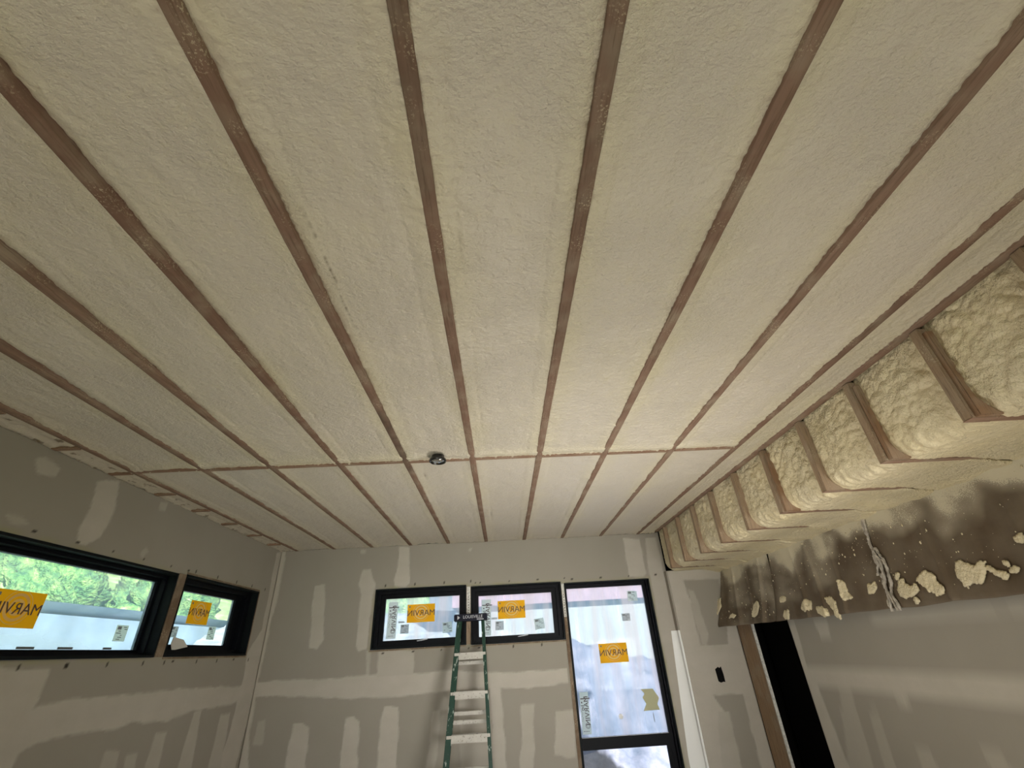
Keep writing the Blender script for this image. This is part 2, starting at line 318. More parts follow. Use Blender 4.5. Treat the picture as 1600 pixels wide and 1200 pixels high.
def film_mat(name, c0, c1, op=.35, stripes=True):
    m = bpy.data.materials.new(name); m.use_nodes = True; t = m.node_tree; t.nodes.clear()
    N = t.nodes.new; L = t.links.new
    o = N('ShaderNodeOutputMaterial'); mx = N('ShaderNodeMixShader'); tr = N('ShaderNodeBsdfTransparent'); tl = N('ShaderNodeBsdfTranslucent')
    tc = N('ShaderNodeTexCoord'); mp = N('ShaderNodeMapping'); mp.inputs['Scale'].default_value = (7, 7, .8) if stripes else (2, 2, 5)
    nz = N('ShaderNodeTexNoise'); nz.inputs['Scale'].default_value = 1.2; nz.inputs['Detail'].default_value = 3
    r = N('ShaderNodeValToRGB'); r.color_ramp.elements[0].position = .4; r.color_ramp.elements[1].position = .6
    r.color_ramp.elements[0].color = (*c0, 1); r.color_ramp.elements[1].color = (*c1, 1)
    mr = N('ShaderNodeMapRange'); mr.inputs[1].default_value = .3; mr.inputs[2].default_value = .7; mr.inputs[3].default_value = op*.6; mr.inputs[4].default_value = op*1.4
    L(tc.outputs['Object'], mp.inputs[0]); L(mp.outputs[0], nz.inputs['Vector']); L(nz.outputs['Fac'], r.inputs[0]); L(nz.outputs['Fac'], mr.inputs[0])
    L(r.outputs[0], tl.inputs[0]); L(mr.outputs[0], mx.inputs[0]); L(tr.outputs[0], mx.inputs[1]); L(tl.outputs[0], mx.inputs[2]); L(mx.outputs[0], o.inputs[0])
    return m
M['film_blue'] = film_mat('protective_film', (.62, .78, 1.0), (.97, .90, .97), .42)
M['film_side'] = film_mat('protective_film_side', (.60, .76, .92), (.86, .92, .95), .22, False)
def sticker_mat(name, c, trans=.5):
    k = Mat(name, .6, .2); k.color(c)
    t = k.t; out = [n for n in t.nodes if n.type == 'OUTPUT_MATERIAL'][0]
    tl = t.nodes.new('ShaderNodeBsdfTranslucent'); tl.inputs[0].default_value = (*c, 1)
    mx = t.nodes.new('ShaderNodeMixShader'); mx.inputs[0].default_value = trans
    t.links.new(k.b.outputs[0], mx.inputs[1]); t.links.new(tl.outputs[0], mx.inputs[2]); t.links.new(mx.outputs[0], out.inputs[0])
    return k.m
M['yellow'] = sticker_mat('yellow_sticker', (1.0, .64, .03), .6)
M['yellow_lt'] = sticker_mat('yellow_ring', (1.0, .86, .45), .6)
M['ink'] = plain('sticker_ink', (.10, .07, .07), .7)
M['ink_grey'] = plain('grey_ink', (.22, .24, .25), .7)
M['paper'] = sticker_mat('paper_label', (.88, .92, .88), .8)
M['paper_grey'] = sticker_mat('grey_label', (.74, .76, .76), .75)
M['paper_tan'] = sticker_mat('tan_label', (.78, .72, .50), .75)
M['white_ink'] = plain('white_print', (.50, .51, .56), .6)

# ------------------------------------------------------------------ walls with openings and joint compound
def wall(name, axis, c, u0, u1, z0, z1, holes, mud, res=.012, base_mud=0, nrm=1, seed=0, fine=None):
    def cuts(a, b, hs):
        pts = sorted({a, b, *[q for h in hs for q in h if a < q < b]})
        out = []
        for p, q in zip(pts[:-1], pts[1:]):
            r = res if (fine is None or (q > fine[0] and p < fine[1])) else .06
            n = max(1, int(round((q-p)/r))); out += list(np.linspace(p, q, n, endpoint=False))
        return np.array(out+[b])
    us = cuts(u0, u1, [(h[0], h[1]) for h in holes] + ([fine] if fine else [])); zs = cuts(z0, z1, [(h[2], h[3]) for h in holes])
    U, Z = np.meshgrid(us, zs, indexing='ij')
    m = np.full(U.shape, float(base_mud))
    acc = np.zeros(U.shape)
    subs = [(0, 0), (.004, .003), (-.004, .004), (.003, -.005), (-.003, -.003)]
    du0 = .010*fbm(1+seed, U*6, Z*6, 3); dz0 = .010*fbm(4+seed, U*6, Z*6, 3)
    for (su, sz) in subs:
        mm = np.full(U.shape, float(base_mud))
        for val, poly in mud: mm[inpoly(U+su+du0, Z+sz+dz0, poly)] = val
        acc += mm/len(subs)
    m = acc*(.93+.1*fbm(2, U*3, Z*9, 3))
    # thin greenish dirty smear and exposed screws round the openings
    dirt = np.zeros(U.shape); screw = np.zeros(U.shape)
    for h in holes:
        if h[3]-h[2] > 2: continue
        d = np.maximum(np.maximum(h[0]-U, U-h[1]), np.maximum(h[2]-Z, Z-h[3]))
        dirt = np.maximum(dirt, sstep(.035, .0, d)*(.35+.5*NZ[3](U*9, Z*9)))
        for k in range(int((h[1]-h[0])/.28)+1):
            for zz in (h[2]-.03, h[3]+.03):
                uu = h[0]+.1+k*.28+.03*math.sin(7*k+zz*9)
                screw = np.maximum(screw, (np.hypot(U-uu, Z-zz) < .009)*1.)
    Uc = (U[:-1, :-1]+U[1:, 1:])/2; Zc = (Z[:-1, :-1]+Z[1:, 1:])/2
    keep = np.ones(Uc.shape, bool)
    for h in holes: keep &= ~((Uc > h[0]) & (Uc < h[1]) & (Zc > h[2]) & (Zc < h[3]))
    A = np.full(U.shape, c)
    flip = (axis == 'x') != (nrm > 0)
    X, Y = (A, U) if axis == 'x' else (U, A)
    o = grid_mesh(name, X, Y, Z, M['drywall'], attrs={'mud': np.clip(m, 0, 1), 'dirt': np.clip(dirt, 0, 1), 'screw': screw}, mask=keep, smooth=False, flip=flip)
    sol = o.modifiers.new('board', 'SOLIDIFY'); sol.thickness = .016; sol.offset = -1
    return tag(o, kind='structure')
WC = (-1.285, -.365, EYE+.072, EYE+.605); WD = (-.320, .603, EYE+.066, EYE+.588); WT = (.635, 1.522, -.2, EYE+.572)
WA = (1.35, 3.487, EYE+.082, EYE+.598); WB = (3.575, 4.700, EYE+.084, EYE+.606)
HT = H+.012
wall('wall_far', 'y', D, XL, 1.72, 0, HT, [WC, (-.365, -.320, EYE+.075, EYE+.585), WD, (.603, .635, 0, EYE+.565), (.635, 1.522, .12, WT[3])], MUD_FAR, nrm=-1)
wall('wall_pier', 'y', PY, 1.706, XR, 0, ZS+.004, [], MUD_PIER, base_mud=1, nrm=-1, seed=2)
wall('wall_left', 'x', XL, YB, D, 0, HT, [WA, (3.487, 3.575, EYE+.084, EYE+.600), WB], MUD_LEFT, nrm=1, seed=1, fine=(1.3, 5.0))
wall('wall_right', 'x', XR, YB, 4.022, 0, EYE+.17, [(.10, 1.55, .55, EYE+.169)], MUD_RIGHT, nrm=-1, seed=3, fine=(1.8, 4.022))  # side opening added to throw sun on the floor for ceiling bounce
# the room behind the camera, the slab, the roof deck
k = Mat('subfloor', .8, .2); v = k.coord(); k.color(k.mix(k.noise(v, 4, 5), (.47, .43, .37), (.55, .51, .44))); M['floor'] = k.m
MB().box(XL-.3, 3.9, YB-.2, 5.4, -.12, 0).build('floor', M['floor'])['kind'] = 'structure'
MB().box(XL-.3, 3.9, YB-.2, 5.4, H+.24, H+.30).build('ceiling', M['void'])['kind'] = 'structure'
b = MB(); b.box(XL, -1.1, YB-.14, YB, 0, H+.24); b.box(.9, 3.6, YB-.14, YB, 0, H+.24); b.box(-1.1, .9, YB-.14, YB, 2.1, H+.24)
b.build('wall_back', M['mud'])['kind'] = 'structure'
# outer sheathing so that no daylight leaks past the drywall
b = MB()
b.box(XL-.16, XL-.13, YB, WA[0]-.03, -.1, H+.24); b.box(XL-.16, XL-.13, WA[0]-.03, 5.2, -.1, WA[2]-.03); b.box(XL-.16, XL-.13, WA[0]-.03, 5.2, WA[3]+.03, H+.24)
b.box(XL-.16, XL-.13, WB[1]+.03, 5.2, WA[2]-.03, WA[3]+.03)
b.build('wall_left_sheathing', M['void'])['kind'] = 'structure'
b = MB()
b.box(XL-.16, 3.6, D+.13, D+.16, WC[3]+.03, H+.24); b.box(XL-.16, WC[0]-.03, D+.13, D+.16, -.1, WC[3]+.03); b.box(WC[0]-.03, .60, D+.13, D+.16, -.1, WC[2]-.03)
b.box(WT[1]+.03, 3.6, D+.13, D+.16, -.1, WC[3]+.03); b.box(.6, WT[1]+.03, D+.13, D+.16, -.1, .10)
b.build('wall_far_sheathing', M['void'])['kind'] = 'structure'
b = MB(); b.box(3.5, 3.55, 1.7, D+.13, -.1, H+.24); b.box(XR+.02, 3.5, 1.7, 1.75, -.1, ZS); b.build('wall_right_sheathing', M['void'])['kind'] = 'structure'
# black sheet painting the unlit space beyond the slot, behind the drywall
MB().box(2.56, 2.60, 3.3, 4.99, 0, ZS).build('trim_slot_dark', M['void'])['kind'] = 'structure'
# curved compound band by the tall window, whitened to paint in its light
def cove():
    n, q = 10, 60
    ts = np.linspace(0, 1, q); X = np.zeros((q, n)); Y = X.copy(); Z = X.copy()
    for i, t in enumerate(ts):
        z = EYE+.088 - t*(EYE+.086)
        wd = .062+.075*min(1, t*1.6); x1 = 1.7065
        for j in range(n):
            s = j/(n-1); a = s*math.pi/2
            X[i, j] = x1-.0015 - wd*(1-math.sin(a)) ; Y[i, j] = D-.0015 - (D-PY+.001)*(1-math.cos(a)); Z[i, j] = z
    o = grid_mesh('trim_compound_corner', X, Y, Z, M['compound'], smooth=True, flip=True)
    return tag(o, kind='structure')
cove()
MB().box(1.692, 1.708, PY-.002, D-.001, EYE+.088, ZS).build('trim_pier_return', M['drywall'])['kind'] = 'structure'
MB().box(1.690, 1.7065, PY-.002, D-.001, 0, EYE+.088).build('trim_pier_edge', M['compound'])['kind'] = 'structure'

# ------------------------------------------------------------------ ceiling joists
JX = {-2: -2.150, -1: -1.756, 0: -1.361, 1: -.956, 2: -.555, 3: -.153, 4: .256, 5: .665, 6: 1.085, 7: 1.493}
W2 = .019
def board_y(name, x, w, y0, y1, z0, z1, m, seed, stain=None, n=160, label=None, parent=None):
    """a long board along y with slightly wandering edges and an optional stained stretch"""
    ys = np.linspace(y0, y1, n)
    wob = .0025*NZ[seed % 12](ys*1.3, seed+0*ys) ; e = .0012*NZ[(seed+3) % 12](ys*14, seed+0*ys)
    prof = [(-w, z1, 0), (-w, z0+.0015, 1), (-w+.002, z0, 1), (w-.002, z0, 1), (w, z0+.0015, 1), (w, z1, 0)]
    X = np.stack([x+wob+p[0]+np.sign(p[0])*e for p in prof], 1); Y = np.repeat(ys[:, None], len(prof), 1)
    Z = np.stack([np.full(n, p[1]) for p in prof], 1)
    st = np.zeros(X.shape)
    if stain:
        for (a, b, s) in stain: st = np.maximum(st, s*(sstep(a-.03, a+.02, Y)*sstep(b+.06, b-.02, Y))*(.75+.6*NZ[2](Y*20, X*60)))
    return grid_mesh(name, X, Y, Z, m, attrs={'stain': np.clip(st, 0, 1)}, smooth=False, flip=True, parent=parent)
jl = {-2: 'brown ledger joist along the left wall with short stubs beside it', -1: 'second ceiling joist from the left wall, thin and dusty',
 0: 'third ceiling joist from the left wall, dull brown', 1: 'fourth ceiling joist from the left wall, running into the upper left corner',
 2: 'ceiling joist with a black rotted stretch just before the blocking row', 3: 'reddish ceiling joist left of centre that passes beside the round black box',
 4: 'dark reddish ceiling joist right of centre, nearest upright in view', 5: 'tan ceiling joist next right of the dark reddish centre one',
 6: 'ceiling joist second from the stepped right edge, wavy foam lip on its left', 7: 'last ceiling joist before the stepped-down right edge, jagged foam along it'}
for k_, x in JX.items():
    st = {2: [(1.93, 2.05, .9), (2.05, 2.62, .75), (2.62, 2.75, .5)], 3: [(.25, .75, .35)], 4: [(.2, 1.5, .25)], 0: [(2.0, 3.2, .2)], 7: [(1.2, 1.6, .3)]}.get(k_)
    o = board_y('ceiling_joist', x, W2 if k_ != -2 else .017, YB+.02, D-.004, H, H+.235, M['joist'], k_+5, st)
    tag(o, jl[k_], 'joist', 'ceiling joists running to the window wall')
# checks, knots and specks on the joist undersides: the split above the stain
tag(board_y('wall_plate', X8+.001, .021, YB+.02, PY-.02, H-.002, H+.09, M['joist'], 11, [(1.0, 1.5, .1)]),
    'long wooden plate along the stepped right edge above the short studs', 'wall plate')

# blocking row between the joists
ks = sorted(JX)
bl = ['leftmost', 'second from the left', 'third from the left', 'fourth from the left', 'just left of the round black box', 'holding up the round black box',
      'centre bay, jagged foam above it', 'just right of the centre bay', 'second from the right end', 'rightmost']
bl = ['at the left end of the row, beside the ledger', 'second in the row from the left end', 'third in the row from the left end', 'one bay left of the stained joist',
      'in the bay with the round black box', 'in the centre bay, with ragged foam teeth', 'next right of the centre bay', 'second from the right end of the row', 'at the right end of the row']
for i, (a, c) in enumerate(zip(ks[:-1], ks[1:])):
    dy = [-.02, -.004, .002, .0, .005, 0, .003, .004, -.004][i]
    o = MB().box(JX[a]+W2+.0015, JX[c]-W2-.0015, BLK+dy-.019, BLK+dy+.019, H-.001, H+.18).build('blocking', M['block'], bevel=.0015)
    tag(o, 'short wooden blocking piece ' + bl[i], 'blocking', 'row of blocking across the ceiling')

# ------------------------------------------------------------------ ceiling foam
def yarray(a, b):
    ys = []
    y = a
    while y < b-1e-6:
        ys.append(y); y += .09 if y < .1 else (.0065 if y < 1.6 else (.008 if y < 2.6 else .012))
    return np.array(ys+[b])
def foam_bay(i, xl, xr, y0, y1, far, label, wl=W2, wr=W2, strip=False):
    lip = .011
    a, c = xl+wl-lip, xr-wr+lip
    nx = max(10, int((c-a)/(.0065 if not far else .010)))
    xs = np.linspace(a, c, nx); ys = yarray(y0, y1)
    X, Y = np.meshgrid(xs, ys, indexing='ij')
    dl = X-(xl+wl); dr = (xr-wr)-X; sd = i*3.7
    mid = np.minimum(dl, dr)
    # rec > 0 : foam lies above the joist undersides
    rec = .010 + .006*fbm(i, X*2.2+sd, Y*1.3, 3)
    rec += .0024*fbm(i+2, X*14+sd, Y*8, 3)*(1 if not far else .6)
    pl = fbm(i+4, X*34+sd, Y*52, 3)
    edge = np.exp(-(dl/.075)**2)+np.exp(-(dr/.06)**2)
    rec += .0010*pl*(.6+1.6*np.clip(edge, 0, 1))*(1 if not far else .45)
    rec += .0012*NZ[5](X*20+sd, Y*130+3*NZ[1](X*9, Y*9))*(.5+.5*NZ[2](X*3+sd, Y*2))     # little cross wrinkles
    # long rolls left by the passes of the gun, parallel to the joists
    rec += .0014*np.sin((dl-.02)*70+2.2*NZ[8](X*2+sd, Y*1.1))*sstep(.0, .12, dl)*(.3 if far else .8)*(.4+.6*NZ[7](X*2, Y*2+sd))
    # picture-framed bead beside each joist, with a crease where it meets the field
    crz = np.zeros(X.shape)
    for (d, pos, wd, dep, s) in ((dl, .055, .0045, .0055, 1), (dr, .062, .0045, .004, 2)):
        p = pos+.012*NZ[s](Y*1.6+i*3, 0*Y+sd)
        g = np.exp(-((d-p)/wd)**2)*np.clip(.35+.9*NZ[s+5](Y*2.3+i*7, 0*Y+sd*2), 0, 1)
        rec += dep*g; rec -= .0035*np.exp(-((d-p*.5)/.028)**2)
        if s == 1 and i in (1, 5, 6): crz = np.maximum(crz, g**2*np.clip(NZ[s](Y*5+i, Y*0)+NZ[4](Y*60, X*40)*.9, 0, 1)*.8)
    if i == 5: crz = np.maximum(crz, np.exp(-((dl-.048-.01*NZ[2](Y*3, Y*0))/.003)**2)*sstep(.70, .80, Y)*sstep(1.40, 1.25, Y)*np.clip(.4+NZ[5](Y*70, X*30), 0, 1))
    # height at the wood itself: left strip of each bay recessed near the camera, ragged elsewhere
    exl = sstep(2.2, 1.2, Y)*(.022 if i in (1, 2, 3, 4) else (.014 if i == 5 else 0))
    exr = sstep(2.2, .6, Y)*(.010 if i in (6, 7, 8) else 0)
    rag = lambda s, yy: .0042*fbm(s, yy*11+i*5, 0*yy+sd, 2)+.0038*NZ[(s+2) % 12](yy*70+i, 0*yy+sd)
    el = .0038+exl+rag(3, Y); er = .0030+exr+rag(6, Y+4)
    if i in (7, 8, 9) and not strip: er -= .009*np.clip(NZ[9](Y*34, 0*Y), 0, 1)*np.clip(.5+NZ[4](Y*3+i, 0*Y), 0, 1)
    kl = np.exp(-np.clip(dl, 0, 9)/.016); kr = np.exp(-np.clip(dr, 0, 9)/.014)
    rec = rec*(1-kl)*(1-kr) + el*kl + er*kr
    rec += np.clip(-dl, 0, 1)/lip*.0105 + np.clip(-dr, 0, 1)/lip*.0105
    # fat bead along the blocking row and a scruffy lip at the wall
    if not far:
        db = y1-Y; rec -= .010*np.exp(-((db-.045)/.035)**2); kb = np.exp(-np.clip(db, 0, 9)/.012)
        rec = rec*(1-kb) + kb*(.001+.007*NZ[2](X*60+i, 0*X+i)+.004*NZ[7](X*25, X*0+i))
    else:
        db = Y-y0; kb = np.exp(-np.clip(db, 0, 9)/.012); rec = rec*(1-kb)+kb*(.008+.002*NZ[2](X*40+i, 0*X+i))
        dw = y1-Y; rec -= .006*np.exp(-(dw/.05)**2)*(.6+NZ[4](X*25+sd, Y*25))
    yel = np.clip(edge*.9+.25*NZ[3](X*7, Y*5), 0, 1)
    if not far: yel = np.clip(np.maximum(yel, np.exp(-((y1-Y)/.10)**2)), 0, 1)
    if strip: yel = yel*0+.35; rec += .004*fbm(2, X*30, Y*30, 2); crz = np.maximum(crz, (fbm(5, X*22, Y*13, 2) > .62)*.85)
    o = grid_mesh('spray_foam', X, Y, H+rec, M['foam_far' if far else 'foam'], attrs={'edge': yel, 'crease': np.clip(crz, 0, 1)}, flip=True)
    sol = o.modifiers.new('depth', 'SOLIDIFY'); sol.thickness = .012; sol.offset = -1
    return tag(o, label, 'insulation', 'spray foam between the ceiling joists')
bays = [('between the wall ledger and the next joist', -2, -1), ('between the second and third joists from the left wall', -1, 0), ('between the third and fourth joists from the left wall', 0, 1),
 ('left of the rot-stained joist', 1, 2), ('right of the rot-stained joist, above the round black box', 2, 3), ('in the centre bay between the two reddish joists', 3, 4),
 ('right of the dark reddish centre joist', 4, 5), ('in the third bay from the stepped right edge', 5, 6), ('in the wide-looking bay left of the last joist', 6, 7)]
for i, (txt, a, c) in enumerate(bays):
    foam_bay(i+1, JX[a], JX[c], YB+.05, BLK-.012, False, 'long foam field ' + txt + ', camera side')
    foam_bay(i+1, JX[a], JX[c], BLK+.021, D-.003, True, 'short smooth foam ' + txt + ', past the blocking')
foam_bay(10, JX[7], X8+.001, YB+.05, D-.02, False, 'narrow foam strip between the last joist and the stepped right edge', wr=.021, strip=False)
# strip at the left wall with its stubs
o = foam_bay(11, XL-.012, JX[-2], YB+.05, D-.003, True, 'narrow pitted foam strip along the top of the left wall', wl=.012, wr=.017, strip=True)
for i, y in enumerate([1.79, 2.20, 2.585, 2.99, 3.40, 3.81, 4.235, 4.64]):
    t = ['nearest the camera', 'second from the camera', 'third from the camera, level with the blocking row', 'fourth from the camera', 'fifth from the camera', 'third from the far corner', 'second from the far corner', 'nearest the far corner'][i]
    o = MB().box(XL+.012, JX[-2]-.019, y-.016, y+.016, H-.0035-.001*(i % 2), H+.09).build('nailer_stub', M['block'], bevel=.002)
    tag(o, 'short stub beside the left ledger, ' + t, 'blocking', 'stubs along the left wall')

# ------------------------------------------------------------------ stepped side: short studs, soffit joists and lumpy foam
SY = [.575, .99, 1.410, 1.824, 2.242, 2.658, 3.080, 3.507, 3.918, 4.312, 4.700]
sl = ['at the right edge of the photo, top only visible', 'nearest full one, split and doubled with an orange board', 'second full one from the camera, foam shreds at its top',
      'third full one from the camera', 'fourth full one from the camera', 'fifth full one from the camera', 'fourth from the window wall', 'third from the window wall', 'second from the window wall', 'in the far corner, bare orange wood at its foot']
for i, y in enumerate(SY[1:]):
    r = empty('short_stud', (X8, y, ZS), 'short upright stud, ' + sl[i], 'stud', 'short studs on the stepped right side')
    t = random.uniform(-.003, .003)
    b = MB(); b.prism([(0, 0), (.10, 0), (.10, H-ZS-.004), (0, H-ZS-.004)], lambda u, v, w_: (X8+u, w_+y, ZS+v), -.019+t, .019+t)
    o = b.build('face_board', M['stud_raw'] if i == 9 else M['stud'], r, bevel=.002)
    if i in (1, 2, 4):                 # sistered board on the camera side
        o2 = MB().box(X8+.012, X8+.10, y-.042, y-.020, ZS+.001, H-.03).build('sister_board', M['sister'], r, bevel=.002); o2['label'] = 'orange brown doubling board'
    o3 = MB().box(X8+.101, X9-.012, y-.019, y+.019, ZS-.0005, ZS+.14).build('soffit_joist', M['block'], r, bevel=.002)
    # foot of the stud meeting the soffit joist
    o4 = MB().box(X8+.0, X8+.1005, y-.019, y+.019, ZS-.0015, ZS-.0002).build('foot_plate', M['block'], r)
def lumpy_bay(i, y0, y1, label):
    lip = .010; a, c = y0+.019-lip, y1-.019+lip
    if i == 0: a = y0
    ys = np.linspace(a, c, 62 if y1 < 3.6 else 40)
    L1 = (H-ZS)-.02; L2 = (X9+.0)-X8; R = .085
    recw = .050; recs = .014
    # path: down the stud bay, round the corner, along the soffit
    P = []; N_ = []; T = []
    n1 = 60
    z_top = H+.012; zc = ZS+recs+R; xc = X8+recw+R
    for q in np.linspace(0, 1, n1, endpoint=False): P.append((X8+recw, z_top+(zc-z_top)*q)); N_.append((-1, 0)); T.append(0)
    for q in np.linspace(0, math.pi/2, 22, endpoint=False): P.append((xc-R*math.cos(q), zc-R*math.sin(q))); N_.append((-math.cos(q), -math.sin(q))); T.append(q/(math.pi/2))
    for q in np.linspace(0, 1, 75): P.append((xc+(X9+.015-xc)*q, ZS+recs)); N_.append((0, -1)); T.append(1+q)
    P = np.array(P); N_ = np.array(N_); T = np.array(T)
    S = np.concatenate([[0], np.cumsum(np.hypot(*np.diff(P, axis=0).T))])
    Sg, Y = np.meshgrid(S, ys, indexing='ij'); Tg = np.repeat(T[:, None], len(ys), 1)
    sd = i*9.1
    lump = np.sqrt(fbm(i, Sg*13+sd, Y*13, 3)**2+.02); lump2 = np.sqrt(NZ[(i+5) % 12](Sg*30+sd+.6*NZ[1](Sg*10, Y*10), Y*30)**2+.01)
    wallw = 1-sstep(.5, 1.35, Tg)
    # swirl around the bend
    dyc = (Y-(y0+y1)/2)/(.5*(y1-y0)); rr = np.hypot((Sg-L1)*3.0, dyc*.8)
    sw = .0030*np.sin(rr*34+2.5*NZ[3](Sg*6+sd, Y*6))*np.exp(-((Tg-.7)/.55)**2)
    out = wallw*(.016*lump+.0045*lump2)+ (1-wallw)*(.003*lump+.0010*lump2) + sw + wallw*.008*fbm(i+3, Sg*5+sd, Y*5, 2)+(1-wallw)*.002*fbm(i+3, Sg*5+sd, Y*5, 2)
    d = np.minimum(Y-(y0+.019), (y1-.019)-Y) if i else (y1-.019)-Y
    ke = np.exp(-np.clip(d, 0, 9)/.020)
    es = .008                                   # how far inside the wood the lip sits (measured outward from bay surface)
    target = -(.002+.004*fbm(5, Sg*12+i, Y*0+sd, 2)+.004*NZ[6](Sg*60, Y*0+sd))
    rect = np.where(Tg < 1, recw*(1-Tg)*.15+recs*Tg*.45, recs*.55)
    # edge surface just proud of / behind the timber faces, ragged
    edge_out = rect+target*.8
    edge_out = edge_out*1.0
    out = out*(1-ke)+edge_out*ke
    out -= np.clip(-d, 0, 1)/lip*.010
    # foam flows over the soffit joists next to the kraft paper
    ov = sstep(1.52+.12*NZ[2](Y*5+sd, 0*Y), 1.85, Tg+.10*NZ[4](Y*9, Tg*4))
    out += ov*(.016+.004*fbm(2, Sg*9, Y*9, 2))
    out += .030*np.exp(-((Tg-2.0)/.16)**2)*(.5+.5*NZ[1](Y*7, 0*Y))
    X = P[:, 0][:, None]+N_[:, 0][:, None]*out; Z = P[:, 1][:, None]+N_[:, 1][:, None]*out
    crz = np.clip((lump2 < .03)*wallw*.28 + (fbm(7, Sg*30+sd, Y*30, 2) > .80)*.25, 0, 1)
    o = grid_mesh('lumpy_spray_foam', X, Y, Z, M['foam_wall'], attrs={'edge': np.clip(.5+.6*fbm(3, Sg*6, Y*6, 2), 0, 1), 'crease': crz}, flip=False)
    sol = o.modifiers.new('depth', 'SOLIDIFY'); sol.thickness = .008; sol.offset = -1
    return tag(o, label, 'insulation', 'lumpy foam between the short studs')
ll = ['beyond the right edge of the photo', 'biggest one, right of the nearest full stud', 'with a round swirl, between the two nearest full studs', 'between the second and third full studs from the camera',
      'between the third and fourth full studs', 'between the fourth and fifth full studs', 'fourth from the window wall', 'third from the window wall', 'second from the window wall', 'narrow, last full bay by the window wall']
lumpy_bay(0, -.9, SY[1], 'lumpy soffit foam, ' + ll[0])
for i in range(1, 10): lumpy_bay(i, SY[i], SY[i+1], 'lumpy soffit foam, ' + ll[i])
lumpy_bay(10, SY[10], PY+.03, 'sliver of cream foam in the far corner over the pier')

# ------------------------------------------------------------------ kraft paper hanging below the soffit
def kraft_x(y, z):
    t = np.clip((ZS+.01-z)/(ZS-ZK), 0, 1)
    x = X9+.012-.018*t
    for (yc, am, wd) in ((4.62, .030, .05), (4.42, .014, .03), (4.19, .034, .06), (3.62, .020, .05), (3.42, .028, .03), (3.19, .016, .05), (2.41, .020, .04), (1.95, .012, .06), (1.2, .02, .05), (.4, .02, .06)):
        u = (y-yc-.10*(t-.5)*math.sin(yc*5))/wd
        x = x-am*t**.6*np.where(u > 0, np.exp(-u*1.2), np.exp(u*5))
    x = x-.13*t*sstep(4.35, 4.93, y)-.03*t**3
    return x+.004*fbm(3, y*9, z*9, 3)*t
def kraft(y0, y1, label, lean=0, out=0):
    ys = np.arange(y0, y1+.001, .009); zs = np.linspace(0, 1, 64)
    Y, T = np.meshgrid(ys, zs, indexing='ij')
    top = ZS+.012+.006*NZ[3](Y*9, 0*Y); bot = ZK+.006*NZ[6](Y*4, 0*Y)-.006
    Z = top+(bot-top)*T
    Y2 = Y+lean*T*np.clip((Y-(y1-.2))/.2, 0, 1)
    X = kraft_x(Y2, Z)-out*T*T
    tz = T
    m = sstep(.42, .0, tz+.22*fbm(2, Y*3.1, Z*3, 3))*1.0
    m = np.maximum(m, .52*sstep(2.9, 3.5, Y)*sstep(1.05, .2, tz+.5*fbm(6, Y*2.3, Z*5, 3))*(1-.8*np.exp(-((np.mod(Y*2.4, 1)-.5)/.16)**2)))
    m = np.maximum(m, .10+.1*fbm(1, Y*5, Z*5, 2))
    o = grid_mesh('kraft_paper', X, Y2, Z, M['kraft'], attrs={'mist': np.clip(m, 0, 1)}, flip=False)
    sol = o.modifiers.new('sheet', 'SOLIDIFY'); sol.thickness = .0012
    return tag(o, label, 'paper', 'brown kraft paper hanging under the soffit')
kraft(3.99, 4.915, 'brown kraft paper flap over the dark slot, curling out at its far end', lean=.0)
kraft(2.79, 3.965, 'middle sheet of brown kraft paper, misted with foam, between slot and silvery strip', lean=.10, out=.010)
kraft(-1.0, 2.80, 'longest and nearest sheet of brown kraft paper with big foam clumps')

# foam splatters stuck on the paper
def splat(poly, label=None, name='foam_clump'):
    p = np.array(poly); a0, a1 = p[:, 0].min()-.01, p[:, 0].max()+.01; b0, b1 = p[:, 1].min()-.01, p[:, 1].max()+.01
    r = .004
    Y, Z = np.meshgrid(np.arange(a0, a1, r), np.arange(b0, b1, r), indexing='ij')
    if min(Y.shape) < 3: return
    j = .007*fbm(2, Y*30, Z*30, 2)+.006*NZ[8](Y*85, Z*85)
    m = inpoly(Y+j, Z-j, poly).astype(float); h = m.copy()
    for _ in range(5):
        q = np.pad(h, 1); h = (q[1:-1, 1:-1]*2+q[2:, 1:-1]+q[:-2, 1:-1]+q[1:-1, 2:]+q[1:-1, :-2])/6*m
    hh = .008*h**.6*(.75+.5*np.abs(fbm(5, Y*40, Z*40, 2)))*(m > 0)
    X = kraft_x(Y, Z)-.004-hh
    keep = (m[:-1, :-1]+m[1:, :-1]+m[:-1, 1:]+m[1:, 1:]) > .5
    if keep.sum() < 4: return
    o = grid_mesh(name, X, Y, Z, M['foam_wall'], attrs={'edge': np.ones(X.shape)*.3, 'crease': np.zeros(X.shape)}, mask=keep)
    sol = o.modifiers.new('body', 'SOLIDIFY'); sol.thickness = .005; sol.offset = -1
    return tag(o, label, 'foam clump', 'foam clumps stuck on the kraft paper')
sp_l = ['largest foam clump on the kraft paper, trailing a tail to the right', 'second largest foam clump, left of the largest one', 'two-lobed foam clump just right of the silvery strip', 'wedge-shaped foam drip on the paper left of the silvery strip',
 'long curved foam drip reaching the lower paper edge', 'square foam blob left of the long curved drip', 'flat wavy foam blob beneath the curved drip', 'small oval foam blob at the lower paper edge near the slot', 'forked foam blob just left of the silvery strip',
 'upright foam blob on the far curling flap', 'narrow foam blob beside the slot, on the far flap', 'small foam dab upper right of the largest clump', 'round foam dab right of the largest clump tail', 'foam patch at the right photo edge above the largest clump',
 'tiny foam dab above the two-lobed clump', 'tiny foam dab under the two-lobed clump', 'foam dab near the top of the gap between flap and middle sheet', 'tiny foam dab at the lower edge of the far flap']
for s_, t in zip(SPLATS, sp_l): splat(s_, t)
